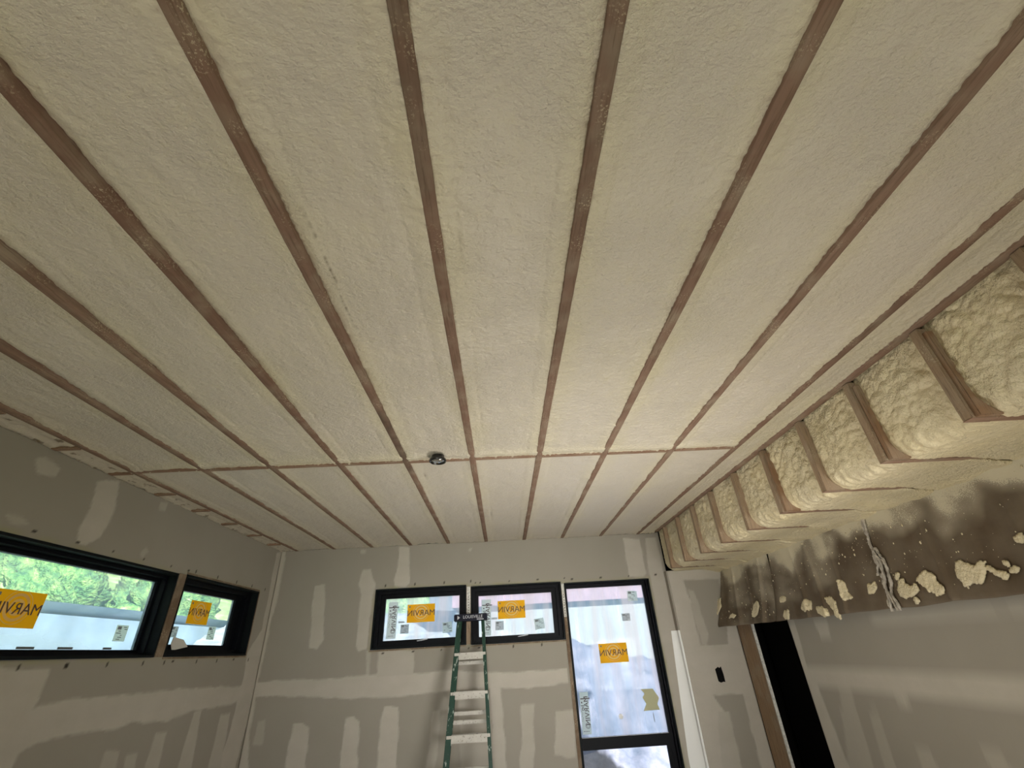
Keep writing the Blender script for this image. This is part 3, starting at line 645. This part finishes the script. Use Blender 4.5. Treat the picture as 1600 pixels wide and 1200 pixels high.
# fine specks: uncountable
def specks():
    v = []; f = []; r = np.random.RandomState(3)
    for _ in range(620):
        if r.rand() < .62: y = 2.7+2.2*r.rand()
        else: y = 1.5+1.5*r.rand()
        z = ZK+.03+(ZS-ZK-.06)*r.rand(); s = .0016+.0055*r.rand()**4
        if y < 2.7 and r.rand() < .35: continue
        x = float(kraft_x(np.array(y), np.array(z)))-.003; n = len(v)
        a, b_ = s*(.7+.6*r.rand()), s*(.7+.9*r.rand()); q = 6
        for k in range(q): an = k*2*math.pi/q+r.rand()*.3; v.append((x, y+a*math.cos(an), z+b_*math.sin(an)))
        v.append((x-s*.8, y, z))
        for k in range(q): f.append((n+k, n+(k+1) % q, n+q))
        f.append(tuple(n+k for k in reversed(range(q))))
    me = bpy.data.meshes.new('foam_specks'); me.from_pydata(v, [], f); me.update()
    for nm in ('edge', 'crease'): me.attributes.new(nm, 'FLOAT', 'POINT')
    return tag(link_mesh('foam_specks', me, M['foam_wall']), 'fine cream foam specks spattered over the kraft paper', 'foam specks', kind='stuff')
specks()
# crumpled silvery plastic strip hanging down over the paper
def ribbon(pts, wd, m, parent, ph):
    n = 90; pts = np.array(pts); s = np.linspace(0, len(pts)-1, n)
    y = np.interp(s, range(len(pts)), pts[:, 0]); z = np.interp(s, range(len(pts)), pts[:, 1])
    us = np.linspace(-1, 1, 7); X = np.zeros((n, 7)); Y = X.copy(); Z = X.copy()
    for j, u in enumerate(us):
        Y[:, j] = y+wd*u*(1+.35*np.sin(s*5+ph)); Z[:, j] = z
        X[:, j] = kraft_x(y, z)-.012-.007*np.cos(u*4+np.sin(s*3+ph)*2)-.004*NZ[3](s*6+ph, s*0+u)
    o = grid_mesh('strand', X, Y, Z, m, parent=parent); q = o.modifiers.new('sheet', 'SOLIDIFY'); q.thickness = .001
    return o
M['plastic'] = plain('dusty_plastic', (.40, .36, .31), .45, .5, nz=.3, scale=45)
r = empty('plastic_strip', (2.2, 2.79, ZK), 'crumpled silvery plastic strip hanging down over the kraft paper', 'plastic strip')
ribbon([(2.785, 2.045), (2.80, 1.93), (2.80, 1.87), (2.80, 1.78), (2.825, 1.72)], .010, M['plastic'], r, 0)
ribbon([(2.78, 1.87), (2.745, 1.80), (2.745, 1.70), (2.765, 1.62), (2.745, 1.53)], .008, M['plastic'], r, 2)
ribbon([(2.79, 1.86), (2.775, 1.78), (2.79, 1.68), (2.80, 1.60), (2.80, 1.53)], .009, M['plastic'], r, 4)
ribbon([(2.80, 1.73), (2.80, 1.66), (2.765, 1.56), (2.76, 1.53)], .006, M['plastic'], r, 5)

# ------------------------------------------------------------------ doubled post, slot edge, outlet hole
r = empty('corner_post', (XR, 4.75, 0), 'bare wooden corner post between pier and dark slot', 'post')
MB().box(XR-.005, XR+.014, 4.655, 4.912, 0, ZS-.002).build('post_board', M['stud_raw'], r, bevel=.002)
MB().box(XR-.007, XR+.012, 4.622, 4.652, 0, ZS-.002).build('post_edge_board', M['stud'], r, bevel=.002)
MB().box(XR-.012, XR+.01, 4.606, 4.620, 0, EYE+.16).build('trim_slot_bead', M['strap'])['kind'] = 'structure'
hp = [(1.960, 1.205), (1.975, 1.213), (1.992, 1.222), (2.003, 1.212), (2.020, 1.224), (2.028, 1.16), (2.028, 1.10), (2.012, 1.104), (1.985, 1.098), (1.965, 1.11), (1.962, 1.16)]
MB().prism([(x, z) for x, z in hp], lambda u, v, t: (u, t, v), PY-.0012, PY+.0005).build('trim_outlet_hole', M['void'])['kind'] = 'structure'

# ------------------------------------------------------------------ window framing studs
def strap_mesh(xc, wd, z0, z1, y, name='strap', parent=None):
    b = MB().box(xc-wd/2, xc+wd/2, y-.0015, y, z0, z1); return b.build(name, M['strap'], parent)
def strapped(x0, x1, z0, z1, zs0, label):
    r = empty('window_stud', ((x0+x1)/2, D, z0), label, 'stud')
    MB().box(x0+.001, x1-.001, D-.004, D+.12, z0, z1).build('board', M['old_stud'] if x0 > 0 else M['stud'], r, bevel=.0015)
    strap_mesh((x0+x1)/2, (x1-x0)*.86, zs0, z1, D-.004, 'metal_strap', r)['label'] = 'pale perforated metal strap'
    b = MB(); z = zs0+.03
    while z < z1-.10:
        b.box((x0+x1)/2-.004, (x0+x1)/2+.004, D-.0065, D-.0056, z, z+.008); z += .024
    b.build('strap_holes', M['ink'], r)
strapped(-.365, -.320, EYE+.075, EYE+.585, EYE+.31, 'narrow stud between the two small far windows, strap on its upper part')
strapped(.603, .635, .0, EYE+.565, EYE+.26, 'long narrow stud along the left side of the tall window, metal strap at its top')
r = tag(MB().box(XL-.12, XL+.004, 3.489, 3.573, EYE+.084, EYE+.600).build('window_stud', M['old_stud'], bevel=.002), 'weathered stud between the two left wall windows', 'stud')

for (x0, x1, z) in ((WC[0]-.01, WC[1], WC[2]), (WD[0], WD[1], WD[2])):
    MB().box(x0, x1, D-.005, D+.05, z-.013, z-.001).build('trim_rough_sill', M['old_stud'], bevel=.0015)['kind'] = 'structure'
for (y0, y1, z0, z1) in ((WB[0], WB[1], WB[3]+.001, WB[3]+.012), (WB[0], WB[1], WB[2]-.012, WB[2]-.001), (WB[1]+.001, WB[1]+.011, WB[2], WB[3])):
    MB().box(XL-.05, XL+.005, y0, y1, z0, z1).build('trim_rough_edge', M['old_stud'], bevel=.0015)['kind'] = 'structure'
# ------------------------------------------------------------------ windows
def mirrored_text(body, size, m, parent, loc, rot, name='lettering', flip=True, sx=1., bold=.0):
    cu = bpy.data.curves.new(name, 'FONT'); cu.body = body; cu.size = size; cu.extrude = .0003; cu.offset = bold
    cu.align_x = 'CENTER'; cu.align_y = 'CENTER'; cu.resolution_u = 3
    t = bpy.data.objects.new(name, cu); col.objects.link(t)
    me = bpy.data.meshes.new_from_object(t.evaluated_get(bpy.context.evaluated_depsgraph_get())) if False else None
    bpy.context.view_layer.update()
    dg = bpy.context.evaluated_depsgraph_get(); me = bpy.data.meshes.new_from_object(t.evaluated_get(dg))
    bpy.data.objects.remove(t)
    S = Matrix.Diagonal((-sx if flip else sx, 1, 1, 1))
    me.transform(Matrix.Translation(loc) @ rot @ S)
    return link_mesh(name, me, m, parent)
class Plane:
    """u,v coordinates on a window pane: u to the viewer's right, v up, t towards the room"""
    def __init__(s, kind, c): s.kind = kind; s.c = c
    def p(s, u, v, t=0): return (u, s.c-t, v) if s.kind == 'far' else (s.c+t, u, v)
    def rot(s, ang=0):
        if s.kind == 'far': B = Matrix(((1, 0, 0), (0, 0, -1), (0, 1, 0)))
        else: B = Matrix(((0, 0, 1), (1, 0, 0), (0, 1, 0)))
        return B.to_4x4() @ Matrix.Rotation(ang, 4, 'Z')
def slab(P, poly, t0, t1, m, name, parent, label=None):
    o = MB().prism(poly, P.p, t0, t1).build(name, m, parent)
    if label: o['label'] = label
    return o
def rect(u0, u1, v0, v1): return [(u0, v0), (u1, v0), (u1, v1), (u0, v1)]
def brand_sticker(P, u, v, parent, w_=.277, h_=.163, tilt=0.):
    q = [(u-w_/2, v-h_/2), (u+w_/2, v-h_/2), (u+w_/2, v+h_/2), (u-w_/2, v+h_/2)]
    s = slab(P, q, .004, .005, M['yellow'], 'yellow_sticker', parent, 'yellow manufacturer sticker with pale rings')
    b = MB()
    for (r0, r1) in ((.026, .040), (.053, .067), (.078, .0815)):
        n = 40
        for k in range(n):
            a0, a1 = k*2*math.pi/n, (k+1)*2*math.pi/n
            pts = [(u+r0*math.cos(a0), v+.008+r0*.95*math.sin(a0)), (u+r1*math.cos(a0), v+.008+r1*.95*math.sin(a0)), (u+r1*math.cos(a1), v+.008+r1*.95*math.sin(a1)), (u+r0*math.cos(a1), v+.008+r0*.95*math.sin(a1))]
            pts = [(a, max(v-h_/2+.002, min(v+h_/2-.002, c_))) for a, c_ in pts]
            b.prism(pts, P.p, .0051, .0055)
    b.build('rings', M['yellow_lt'], s)
    mirrored_text('MARVIN', .074, M['ink'], s, Vector(P.p(u, v, .0060)), P.rot(), sx=1.04)
    b = MB(); b.prism(rect(u-w_/2+.016, u-w_/2+.030, v+h_/2-.028, v+h_/2-.014), P.p, .0056, .006); b.build('corner_mark', M['ink_grey'], s)
def small_label(P, u, v, w_, h_, parent, m='paper_grey', seed=0, tilt=0.):
    c, s_ = math.cos(tilt), math.sin(tilt)
    R = lambda a, b_: (u+a*c-b_*s_, v+a*s_+b_*c)
    q = [R(-w_/2, -h_/2), R(w_/2, -h_/2), R(w_/2, h_/2), R(-w_/2, h_/2)]
    o = slab(P, q, .004, .0048, M[m], 'small_label', parent)
    r_ = random.Random(seed); b = MB()
    for k in range(7):
        a = r_.uniform(-.42, .2)*w_; bb = (-.40+.125*k)*h_; l = r_.uniform(.12, .45)*w_
        b.prism([R(a, bb), R(min(a+l, w_*.44), bb), R(min(a+l, w_*.44), bb+.05*h_), R(a, bb+.05*h_)], P.p, .0049, .0053)
    b.prism([R(-w_*.4, h_*.22), R(-w_*.08, h_*.22), R(-w_*.08, h_*.42), R(-w_*.4, h_*.42)], P.p, .0049, .0053)
    b.build('print', M['ink_grey'], o)
def side_strip(P, u0, u1, v0, v1, parent):
    s = slab(P, [(u0-.004, v0), (u1-.004, v0), (u1+.002, v1), (u0+.002, v1)], .003, .0038, M['paper'], 'side_label', parent, 'pale vertical label strip with mirrored print')
    uc = (u0+u1)/2; L = v1-v0
    mirrored_text('MARVIN', min(.062, L*.19), M['ink'], s, Vector(P.p(uc+.018, v0+L*.55, .0045)), P.rot(math.pi/2))
    mirrored_text('bo', .042, M['ink'], s, Vector(P.p(uc-.020, v0+L*.62, .0045)), P.rot(math.pi/2), bold=.0)
    b = MB(); b.prism(rect(u0+.006, u1+.014, v1-.055, v1-.047), P.p, .004, .0046); b.prism(rect(uc+.006, uc+.028, v1-.040, v1-.034), P.p, .004, .0046)
    b.prism(rect(uc-.030, uc-.020, v1-.085, v1-.074), P.p, .004, .0046)
    for k in range(9): b.prism(rect(uc-.034+(k % 3)*.003, uc-.030+(k % 3)*.003, v0+L*.30+k*.012, v0+L*.30+k*.012+.006), P.p, .004, .0046)
    for k in range(4): b.prism(rect(uc-.032+.014*k, uc-.024+.014*k, v0+.02, v0+.025), P.p, .004, .0046)
    for rr in (.020, .012):
        for k in range(20):
            a0, a1 = k*2*math.pi/20, (k+1)*2*math.pi/20
            b.prism([(uc+.012+q*math.cos(a), v0+L*.20+q*math.sin(a)) for q, a in ((rr, a0), (rr+.003, a0), (rr+.003, a1), (rr, a1))], P.p, .004, .0046)
    b.build('print', M['ink'], s)
def ring(P, o, i, t0, t1, m, name, parent):
    """frame between outer rect o and inner rect i (u0,u1,v0,v1)"""
    b = MB()
    b.prism(rect(o[0], i[0], o[2], o[3]), P.p, t0, t1); b.prism(rect(i[1], o[1], o[2], o[3]), P.p, t0, t1)
    b.prism(rect(i[0], i[1], o[2], i[2]), P.p, t0, t1); b.prism(rect(i[0], i[1], i[3], o[3]), P.p, t0, t1)
    return b.build(name, m, parent, bevel=.0015)
def window(n, kind, pc, o, g, depth, film, label=None):
    """o opening rect, g visible glass rect, pc plane of the glass, depth of the jamb"""
    P = Plane(kind, pc)
    loc = P.p((o[0]+o[1])/2, o[2]); r = empty('window_%d' % n, loc, kind='structure')
    e = .0015; O = (o[0]+e, o[1]-e, o[2]+e, o[3]-e)
    th = .014
    ring(P, O, (O[0]+th, O[1]-th, O[2]+th, O[3]-th), -.02, depth+.004, M['black_jamb'], 'jamb', r)
    a = (O[0]+th+.001, O[1]-th-.001, O[2]+th+.001, O[3]-th-.001)
    mid = tuple(g[i]+(a[i]-g[i])*.55 for i in range(4))
    ring(P, a, mid, -.018, depth*.55, M['black'], 'outer_frame', r)
    ring(P, (mid[0]+.0005, mid[1]-.0005, mid[2]+.0005, mid[3]-.0005), g, -.015, .022, M['black'], 'sash', r)
    gl = slab(P, rect(g[0]-.001, g[1]+.001, g[2]-.001, g[3]+.001), -.004, -.001, M['glass'], 'glass_pane', r)
    if film: slab(P, rect(g[0], g[1], g[2], g[3]), .0005, .0009, M[film], 'protective_film', r)
    return P, r
P, r = window(1, 'left', XL-.12, WA, (1.47, 3.440, 1.580, 1.990), .12, 'film_side')
brand_sticker(P, 2.525, 1.755, r); small_label(P, 3.281, 1.672, .10, .09, r, 'paper', 3)
b = MB()
for k, (u, l) in enumerate([(2.42, .03), (2.62, .10), (2.86, .10), (3.18, .07)]): b.prism(rect(u, u+l, 1.583, 1.594), P.p, .002, .003)
b.build('edge_marks', M['ink_grey'], r)
P, r = window(2, 'left', XL-.12, WB, (3.72, 4.515, 1.615, 1.968), .12, 'film_side')
brand_sticker(P, 4.045, 1.838, r); small_label(P, 3.802, 1.697, .075, .07, r, 'paper_grey', 5); small_label(P, 4.283, 1.703, .105, .095, r, 'paper', 6)
o = slab(P, [(3.73, 1.618), (3.74, 1.66), (3.86, 1.645), (3.93, 1.60), (3.76, 1.575)], .05, .055, M['mud'], 'loose_paper', r); o['label'] = 'torn pale paper tucked in the lower corner'
P, r = window(3, 'far', D+.09, WC, (-1.190, -.440, 1.595, 1.968), .09, 'film_blue')
side_strip(P, -1.158, -1.066, 1.612, 1.938, r); brand_sticker(P, -.828, 1.824, r); small_label(P, -.984, 1.690, .082, .080, r, 'paper_grey', 1); small_label(P, -.56, 1.684, .095, .092, r, 'paper', 2, .08)
small_label(P, -1.02, 1.752, .06, .016, r, 'paper_grey', 12)
P, r = window(4, 'far', D+.09, WD, (-.246, .504, 1.582, 1.950), .09, 'film_blue')
side_strip(P, -.216, -.122, 1.592, 1.913, r); brand_sticker(P, .087, 1.811, r); small_label(P, -.039, 1.672, .083, .078, r, 'paper_grey', 7); small_label(P, .361, 1.669, .098, .095, r, 'paper', 8, .12)
small_label(P, -.09, 1.738, .06, .016, r, 'paper_grey', 13)
for (P_, u, v, rr) in ((None, 0, 0, 0),): pass
# tall window, two lights with a transom bar
P = Plane('far', D+.09); r = empty('window_5', (1.08, D+.09, .12), kind='structure'); O = (WT[0]+.0015, WT[1]-.0015, .122, WT[3]-.0015); th = .012
ring(P, O, (O[0]+th, O[1]-th, O[2]+th, O[3]-th), -.02, .094, M['black_jamb'], 'jamb', r)
a = (O[0]+th+.001, O[1]-th-.001, O[2]+th+.001, O[3]-th-.001); g = (.664, 1.460, .20, 1.972)
b = MB(); t0, t1 = -.016, .022
b.prism(rect(a[0], g[0], a[2], a[3]), P.p, t0, t1); b.prism(rect(g[1], a[1]-.016, a[2], a[3]), P.p, t0, t1); b.prism(rect(a[1]-.015, a[1], a[2], a[3]), P.p, t0, .055)
b.prism(rect(g[0], g[1], g[3], a[3]), P.p, t0, t1); b.prism(rect(g[0], g[1], a[2], g[2]), P.p, t0, t1); b.prism(rect(g[0], g[1], .655, .742), P.p, t0, .030)
b.build('sash', M['black'], r, bevel=.0015)
b = MB(); b.prism(rect(g[0]+.004, g[1]-.004, .7415, .7445), P.p, .016, .0305); b.build('glazing_bead', M['white_ink'], r)
slab(P, rect(g[0]-.001, g[1]+.001, .741, g[3]+.001), -.004, -.001, M['glass'], 'glass_pane', r); slab(P, rect(g[0]-.001, 1.425, g[2], .656), -.004, -.001, M['glass'], 'glass_pane', r)
slab(P, rect(1.4255, g[1]+.001, g[2], .656), -.012, .018, M['black'], 'lower_sash_side', r)
slab(P, rect(g[0], g[1], .743, g[3]), .0005, .0009, M['film_blue'], 'protective_film', r)
side_strip(P, .684, .766, .765, 1.082, r); brand_sticker(P, 1.064, 1.382, r); small_label(P, 1.343, 1.873, .10, .095, r, 'paper', 9, -.05); small_label(P, 1.243, 1.683, .083, .066, r, 'paper_grey', 10)
o = slab(P, [(1.269, 1.076), (1.385, 1.075), (1.431, 1.003), (1.404, .955), (1.420, .912), (1.266, .909), (1.301, .961), (1.275, 1.011), (1.30, 1.04)], .004, .005, M['paper_tan'], 'zigzag_label', r); o['label'] = 'tan zigzag shaped label'
slab(P, rect(1.348, 1.354, .824, .891), .004, .005, M['ink_grey'], 'tick_mark', r)
slab(P, [(1.048+.020*math.cos(a*math.pi/8), .880+.020*math.sin(a*math.pi/8)) for a in range(16)], .004, .005, M['compound'], 'round_label', r)
# small crank clips on the sills of the two awning windows
for (u, v, wn) in ((-.80, 1.583, 'window_3'), (.19, 1.570, 'window_4')):
    b = MB(); b.prism([(u-.055, v), (u-.01, v+.006), (u+.02, v+.012), (u+.05, v+.014), (u+.05, v+.005), (u+.01, v-.001), (u-.05, v-.006)], Plane('far', D+.09).p, .024, .030)
    b.build('sash_lock', M['white_ink'], bpy.data.objects[wn], bevel=.001)

# ------------------------------------------------------------------ round black box on the blocking
r = empty('round_ceiling_box', (-.353, 2.515, H), 'round black ceiling box with a glossy bottom, hanging by the blocking row', 'ceiling box')
def lathe(name, prof, c, m, parent, n=40):
    X = []; Y = []; Z = []
    for k in range(n+1):
        a = 2*math.pi*k/n; X.append([c[0]+q*math.cos(a) for q, _ in prof]); Y.append([c[1]+q*math.sin(a) for q, _ in prof]); Z.append([c[2]+h for _, h in prof])
    o = grid_mesh(name, np.array(X), np.array(Y), np.array(Z), m, parent=parent)
    bm = bmesh.new(); bm.from_mesh(o.data); bmesh.ops.remove_doubles(bm, verts=bm.verts, dist=1e-6); bmesh.ops.recalc_face_normals(bm, faces=bm.faces); bm.to_mesh(o.data); bm.free()
    return o
cb = (-.353, 2.515, H-.034)
lathe('rim', [(0.0, .034), (.036, .036), (.040, .018), (.0475, .014), (.0505, .006), (.050, 0), (.047, -.004), (.042, -.002), (.041, .004), (0.0, .004)], cb, plain('black_gloss', (.01, .01, .01), .18, .6), r)
k = Mat('mirror_lens', .06, .8); k.color((.55, .56, .55)); k.b.inputs['Metallic'].default_value = .9
lathe('lens', [(0.0, .0035), (.02, .003), (.0405, .0035), (.0405, .0015), (.02, -.001), (0.0, -.0015)], cb, k.m, r)

# ------------------------------------------------------------------ step ladder, folded and leaning on the far wall
def ladder():
    top = Vector((-.312, 4.885, 1.752)); ln = .235
    def P(z, s=0, off=0):
        t = (top.z-z)/top.z; x = top.x-.02*t; hw = .128+.112*t
        return Vector((x+s*hw, top.y-.035-(top.z-z)*ln+off, z))
    r = empty('step_ladder', (-.33, 4.4, 0), 'green fibreglass step ladder with a black cap, folded against the window wall', 'ladder')
    k = Mat('green_fibreglass', .45, .4); v = k.coord()
    c = k.mix(k.noise(k.coord((1, 1, 1)), 14, 4), (.004, .028, .017), (.008, .050, .030))
    d = k.noise(k.coord((1, 1, .4)), 36, 4, .65)
    c = k.mix(k.ramp(d, [(.60, (0, 0, 0)), (.66, (.75, .75, .75))]), c, (.45, .50, .44)); k.color(c); green = k.m
    k = Mat('dirty_aluminium', .55, .5); k.b.inputs['Metallic'].default_value = .25
    c = k.mix(k.noise(v if False else k.coord(), 25, 4), (.36, .34, .30), (.50, .48, .43)); d = k.noise(k.coord((1, 1, 1)), 70, 3)
    c = k.mix(k.ramp(d, [(.62, (0, 0, 0)), (.68, (.7, .7, .7))]), c, (.12, .10, .08)); k.color(c); alu = k.m
    def rail(s, off, w_, name, m, dp=.030):
        a, b_ = P(0, s, off), P(1.735, s, off); ax = (b_-a).normalized(); side = Vector((1, 0, 0)); side = (side-ax*side.dot(ax)).normalized(); up = side.cross(ax)
        t = .004; W = w_; D_ = dp
        # C channel, open towards the middle of the ladder
        prof = [(s*0, 0), (s*0, W), (-s*D_, W), (-s*D_, W-t), (-s*t, W-t), (-s*t, t), (-s*D_, t), (-s*D_, 0)]
        return MB().sweep(prof, [a, b_], [(side, -up if up.y < 0 else up)]*2).build(name, m, r)
    for s in (-1, 1):
        q = rail(s, 0, .052, 'front_rail', green, .046 if s < 0 else .030)
        rail(s*.94, .060, .030, 'rear_rail', green, .022)
    # cap
    c0 = P(1.752); b = MB(); b.box(c0.x-.158, c0.x+.158, c0.y-.030, c0.y+.085, 1.715, 1.775)
    cap = b.build('cap', plain('black_plastic', (.006, .007, .018), .5, .15), r, bevel=.006)
    mirrored_text('LOUISVILLE', .037, M['white_ink'], cap, Vector((c0.x+.022, c0.y-.0312, 1.748)), Plane('far', 0).rot(), flip=False, bold=.0002)
    b = MB(); b.prism([(c0.x-.125, 1.728), (c0.x-.125, 1.764), (c0.x-.100, 1.746)], lambda u, v, t: (u, t, v), c0.y-.0314, c0.y-.0304)
    b.build('cap_logo', M['white_ink'], cap)
    MB().box(c0.x+.06, c0.x+.125, c0.y-.0314, c0.y-.0304, 1.722, 1.729).build('cap_small_print', M['white_ink'], cap)
    for i, z in enumerate([1.455, 1.165, .875, .585, .295]):
        a = P(z, -1); c = P(z, 1); b = MB()
        y0 = a.y-.003
        b.box(a.x+.005, c.x-.005, y0, y0+.072, z-.004, z); b.box(a.x+.005, c.x-.005, y0-.002, y0+.001, z-.052, z+.001); b.box(a.x+.005, c.x-.005, y0+.07, y0+.073, z-.03, z)
        for q in range(4): b.box(a.x+.005, c.x-.005, y0+.008+q*.017, y0+.012+q*.017, z, z+.003)
        st = b.build('step', alu, r)
        for s in (-1, 1):                        # riveted corner braces
            e = P(z-.07, s); MB().prism([(0, 0), (-s*.045, .062), (-s*.045, .066), (0, .012)], lambda u, v, t: (e.x-s*.006+u, e.y+.02+t, e.z+v), 0, .012).build('brace', alu, st)
    for z in (1.385, 1.02, .96, .66, .36):
        a = P(z, -.92, .075); c = P(z, .92, .075)
        MB().box(a.x, c.x, a.y-.002, a.y+.014, z-.024, z+.004).build('rear_bar', alu, r, bevel=.002)
    for s in (-1, 1):
        e = P(.0, s); MB().box(e.x-.024, e.x+.024, e.y-.02, e.y+.055, 0, .035).build('foot', plain('ladder_rubber', (.02, .02, .02), .9), r, bevel=.004)
ladder()

# ------------------------------------------------------------------ outside: seen hazily through the film
def leafy(name, c, rad, m, seed, label, squash=1.):
    r_ = np.random.RandomState(seed); n = 48
    th = np.linspace(0, math.pi, n); ph = np.linspace(0, 2*math.pi, 2*n+1); T, Pp = np.meshgrid(th, ph, indexing='ij')
    q = 1+.22*fbm(seed, 3*np.cos(Pp)*np.sin(T)+seed, 3*np.sin(Pp)*np.sin(T)+3*np.cos(T), 4)+.10*fbm(seed+2, 9*np.cos(Pp)*np.sin(T)+seed, 9*np.sin(Pp)*np.sin(T)+9*np.cos(T), 2)
    X = c[0]+rad*q*np.sin(T)*np.cos(Pp); Y = c[1]+rad*q*np.sin(T)*np.sin(Pp); Z = c[2]+rad*squash*q*np.cos(T)
    r0 = empty('tree', (c[0], c[1], 0), label, 'tree', 'trees on the slope outside')
    grid_mesh('foliage', X, Y, Z, m, parent=r0, flip=True)
    b = MB(); pr = [(.13*math.cos(a), .13*math.sin(a)) for a in [k*math.pi/4 for k in range(8)]]
    b.sweep(pr, [(c[0], c[1], 0), (c[0], c[1], c[2])], [(Vector((1, 0, 0)), Vector((0, 1, 0)))]*2); b.build('trunk', M['stud'], r0)
def leaf_mat(name, a, b_, c_):
    k = Mat(name, .7, .2); v = k.coord(); f = k.noise(v, 2.6, 6, .7)
    k.color(k.ramp(f, [(.30, a), (.46, b_), (.60, c_), (.75, (.48, .52, .38))])); k.bump(k.noise(v, 9, 4), .8, .2); return k.m
M['leaf'] = leaf_mat('spring_leaves', (.03, .10, .06), (.10, .23, .08), (.24, .39, .13))
M['leaf2'] = leaf_mat('pale_leaves', (.08, .17, .11), (.18, .31, .14), (.34, .45, .22))
k = Mat('grass_bank', .9, .1); v = k.coord(); k.color(k.ramp(k.noise(v, .9, 6, .65), [(.3, (.12, .21, .08)), (.5, (.25, .35, .14)), (.62, (.38, .40, .30)), (.75, (.48, .45, .42))])); M['bank'] = k.m
k = Mat('dirt_lot', .95, .1); v = k.coord(); k.color(k.ramp(k.noise(v, 2.2, 7, .7), [(.3, (.08, .10, .15)), (.5, (.17, .18, .25)), (.7, (.32, .31, .38))])); M['dirt'] = k.m
# sloping ground all round, higher to the left
xs = np.linspace(-60, 60, 121); ys = np.linspace(-40, 80, 121); X, Y = np.meshgrid(xs, ys, indexing='ij')
Z = -.5+.0*X + 7.5*sstep(-12, -38, X)+1.6*sstep(-9.0, -13, X)*0 + .25*fbm(3, X*.15, Y*.15, 3)
Z += 4.0*sstep(20, 60, Y)*sstep(6, -10, X)
near = (X > -5) & (X < 6) & (Y > -6) & (Y < 8); Z = np.where(near, -.5, Z)
tag(grid_mesh('ground_outside', X, Y, Z, M['bank']), kind='structure')
# mound of pale dirt in front of the tall window
xs = np.linspace(-1.2, 7, 130); ys = np.linspace(6.3, 12.5, 110); X, Y = np.meshgrid(xs, ys, indexing='ij')
pk = 1.62-.28*np.clip(X-1.0, 0, 9)**1.1-.35*np.clip(.2-X, 0, 9)
Z = -.6+(pk+.6)*np.exp(-((Y-9.2)/1.6)**2)*(1+.03*fbm(4, X*2, Y*2, 4))+.09*fbm(1, X*3, Y*3, 4)
tag(grid_mesh('dirt_mound', X, Y, Z, M['dirt']), 'pale dirt mound outside the tall window', 'dirt mound')
# pale graded bank left of the building, seen through the leftmost far window
xs = np.linspace(-8.7, -1.5, 80); ys = np.linspace(8.5, 17.5, 60); X, Y = np.meshgrid(xs, ys, indexing='ij')
k = Mat('pale_gravel', .9, .1); v = k.coord((1, 3, 1)); k.color(k.ramp(k.noise(v, 1.6, 7, .7), [(.35, (.22, .25, .29)), (.5, (.34, .38, .42)), (.65, (.46, .48, .48))])); M['gravel'] = k.m
Z = -.6+3.3*sstep(8.5, 17, Y)+.06*fbm(2, X*1.2, Y*4, 4)*sstep(8.5, 9.5, Y)
tag(grid_mesh('gravel_bank', X, Y, Z, M['gravel']), 'pale gravel bank outside the leftmost far window', 'gravel bank')
# neighbouring white building with a reddish band
r = empty('neighbouring_building', (4, 15, -.5), 'white building with a pinkish red band beyond the far windows', 'building')
MB().box(-1.2, 16, 14, 20, -.6, 2.54).build('wall', plain('white_cladding', (.36, .385, .40), .6), r)
MB().box(-1.4, 16.2, 13.8, 20.2, 2.545, 3.3).build('fascia', plain('red_fascia', (.36, .24, .29), .6, nz=.12, scale=3), r)
MB().box(-1.4, 16.2, 13.8, 20.2, 3.305, 3.5).build('roof', plain('pale_roof', (.4, .4, .4), .6), r)
# low blue-grey outbuilding to the left
r = empty('outbuilding', (-10.5, 9, -.5), 'low blue-grey outbuilding seen through the left windows', 'building')
MB().box(-12.5, -9, -2, 22, -.6, 2.55).build('wall', plain('blue_cladding', (.17, .24, .32), .6, nz=.25, scale=1.2), r)
MB().prism([(-9-.2, 2.56), (-8.8, 2.74), (-12.7, 3.0), (-12.7, 2.56)], lambda u, v, t: (u, t, v), -2.2, 22.2).build('roof', plain('blue_roof', (.26, .34, .42), .5, nz=.15, scale=2), r)
tl = [((-16.5, 5.6, 3.6), 2.3, 'leaf2', 1, 'pale bushy tree behind the outbuilding, nearest the camera'), ((-19.0, 12.2, 4.7), 2.4, 'leaf', 2, 'broad green tree in the middle of the larger left window'),
      ((-15.8, 16.6, 3.9), 1.9, 'leaf', 3, 'green tree at the right end of the larger left window'), ((-21, 19.4, 4.9), 2.7, 'leaf2', 4, 'pale green tree behind the smaller left window'),
      ((-16.5, 24.4, 3.8), 2.2, 'leaf', 5, 'green tree right of the smaller left window'), ((-7.6, 30.0, 3.4), 3.0, 'leaf2', 8, 'pale tree beyond the leftmost far window')]
for c, rad, m, sd, lb in tl: leafy('tree', c, rad, M[m], sd, lb)
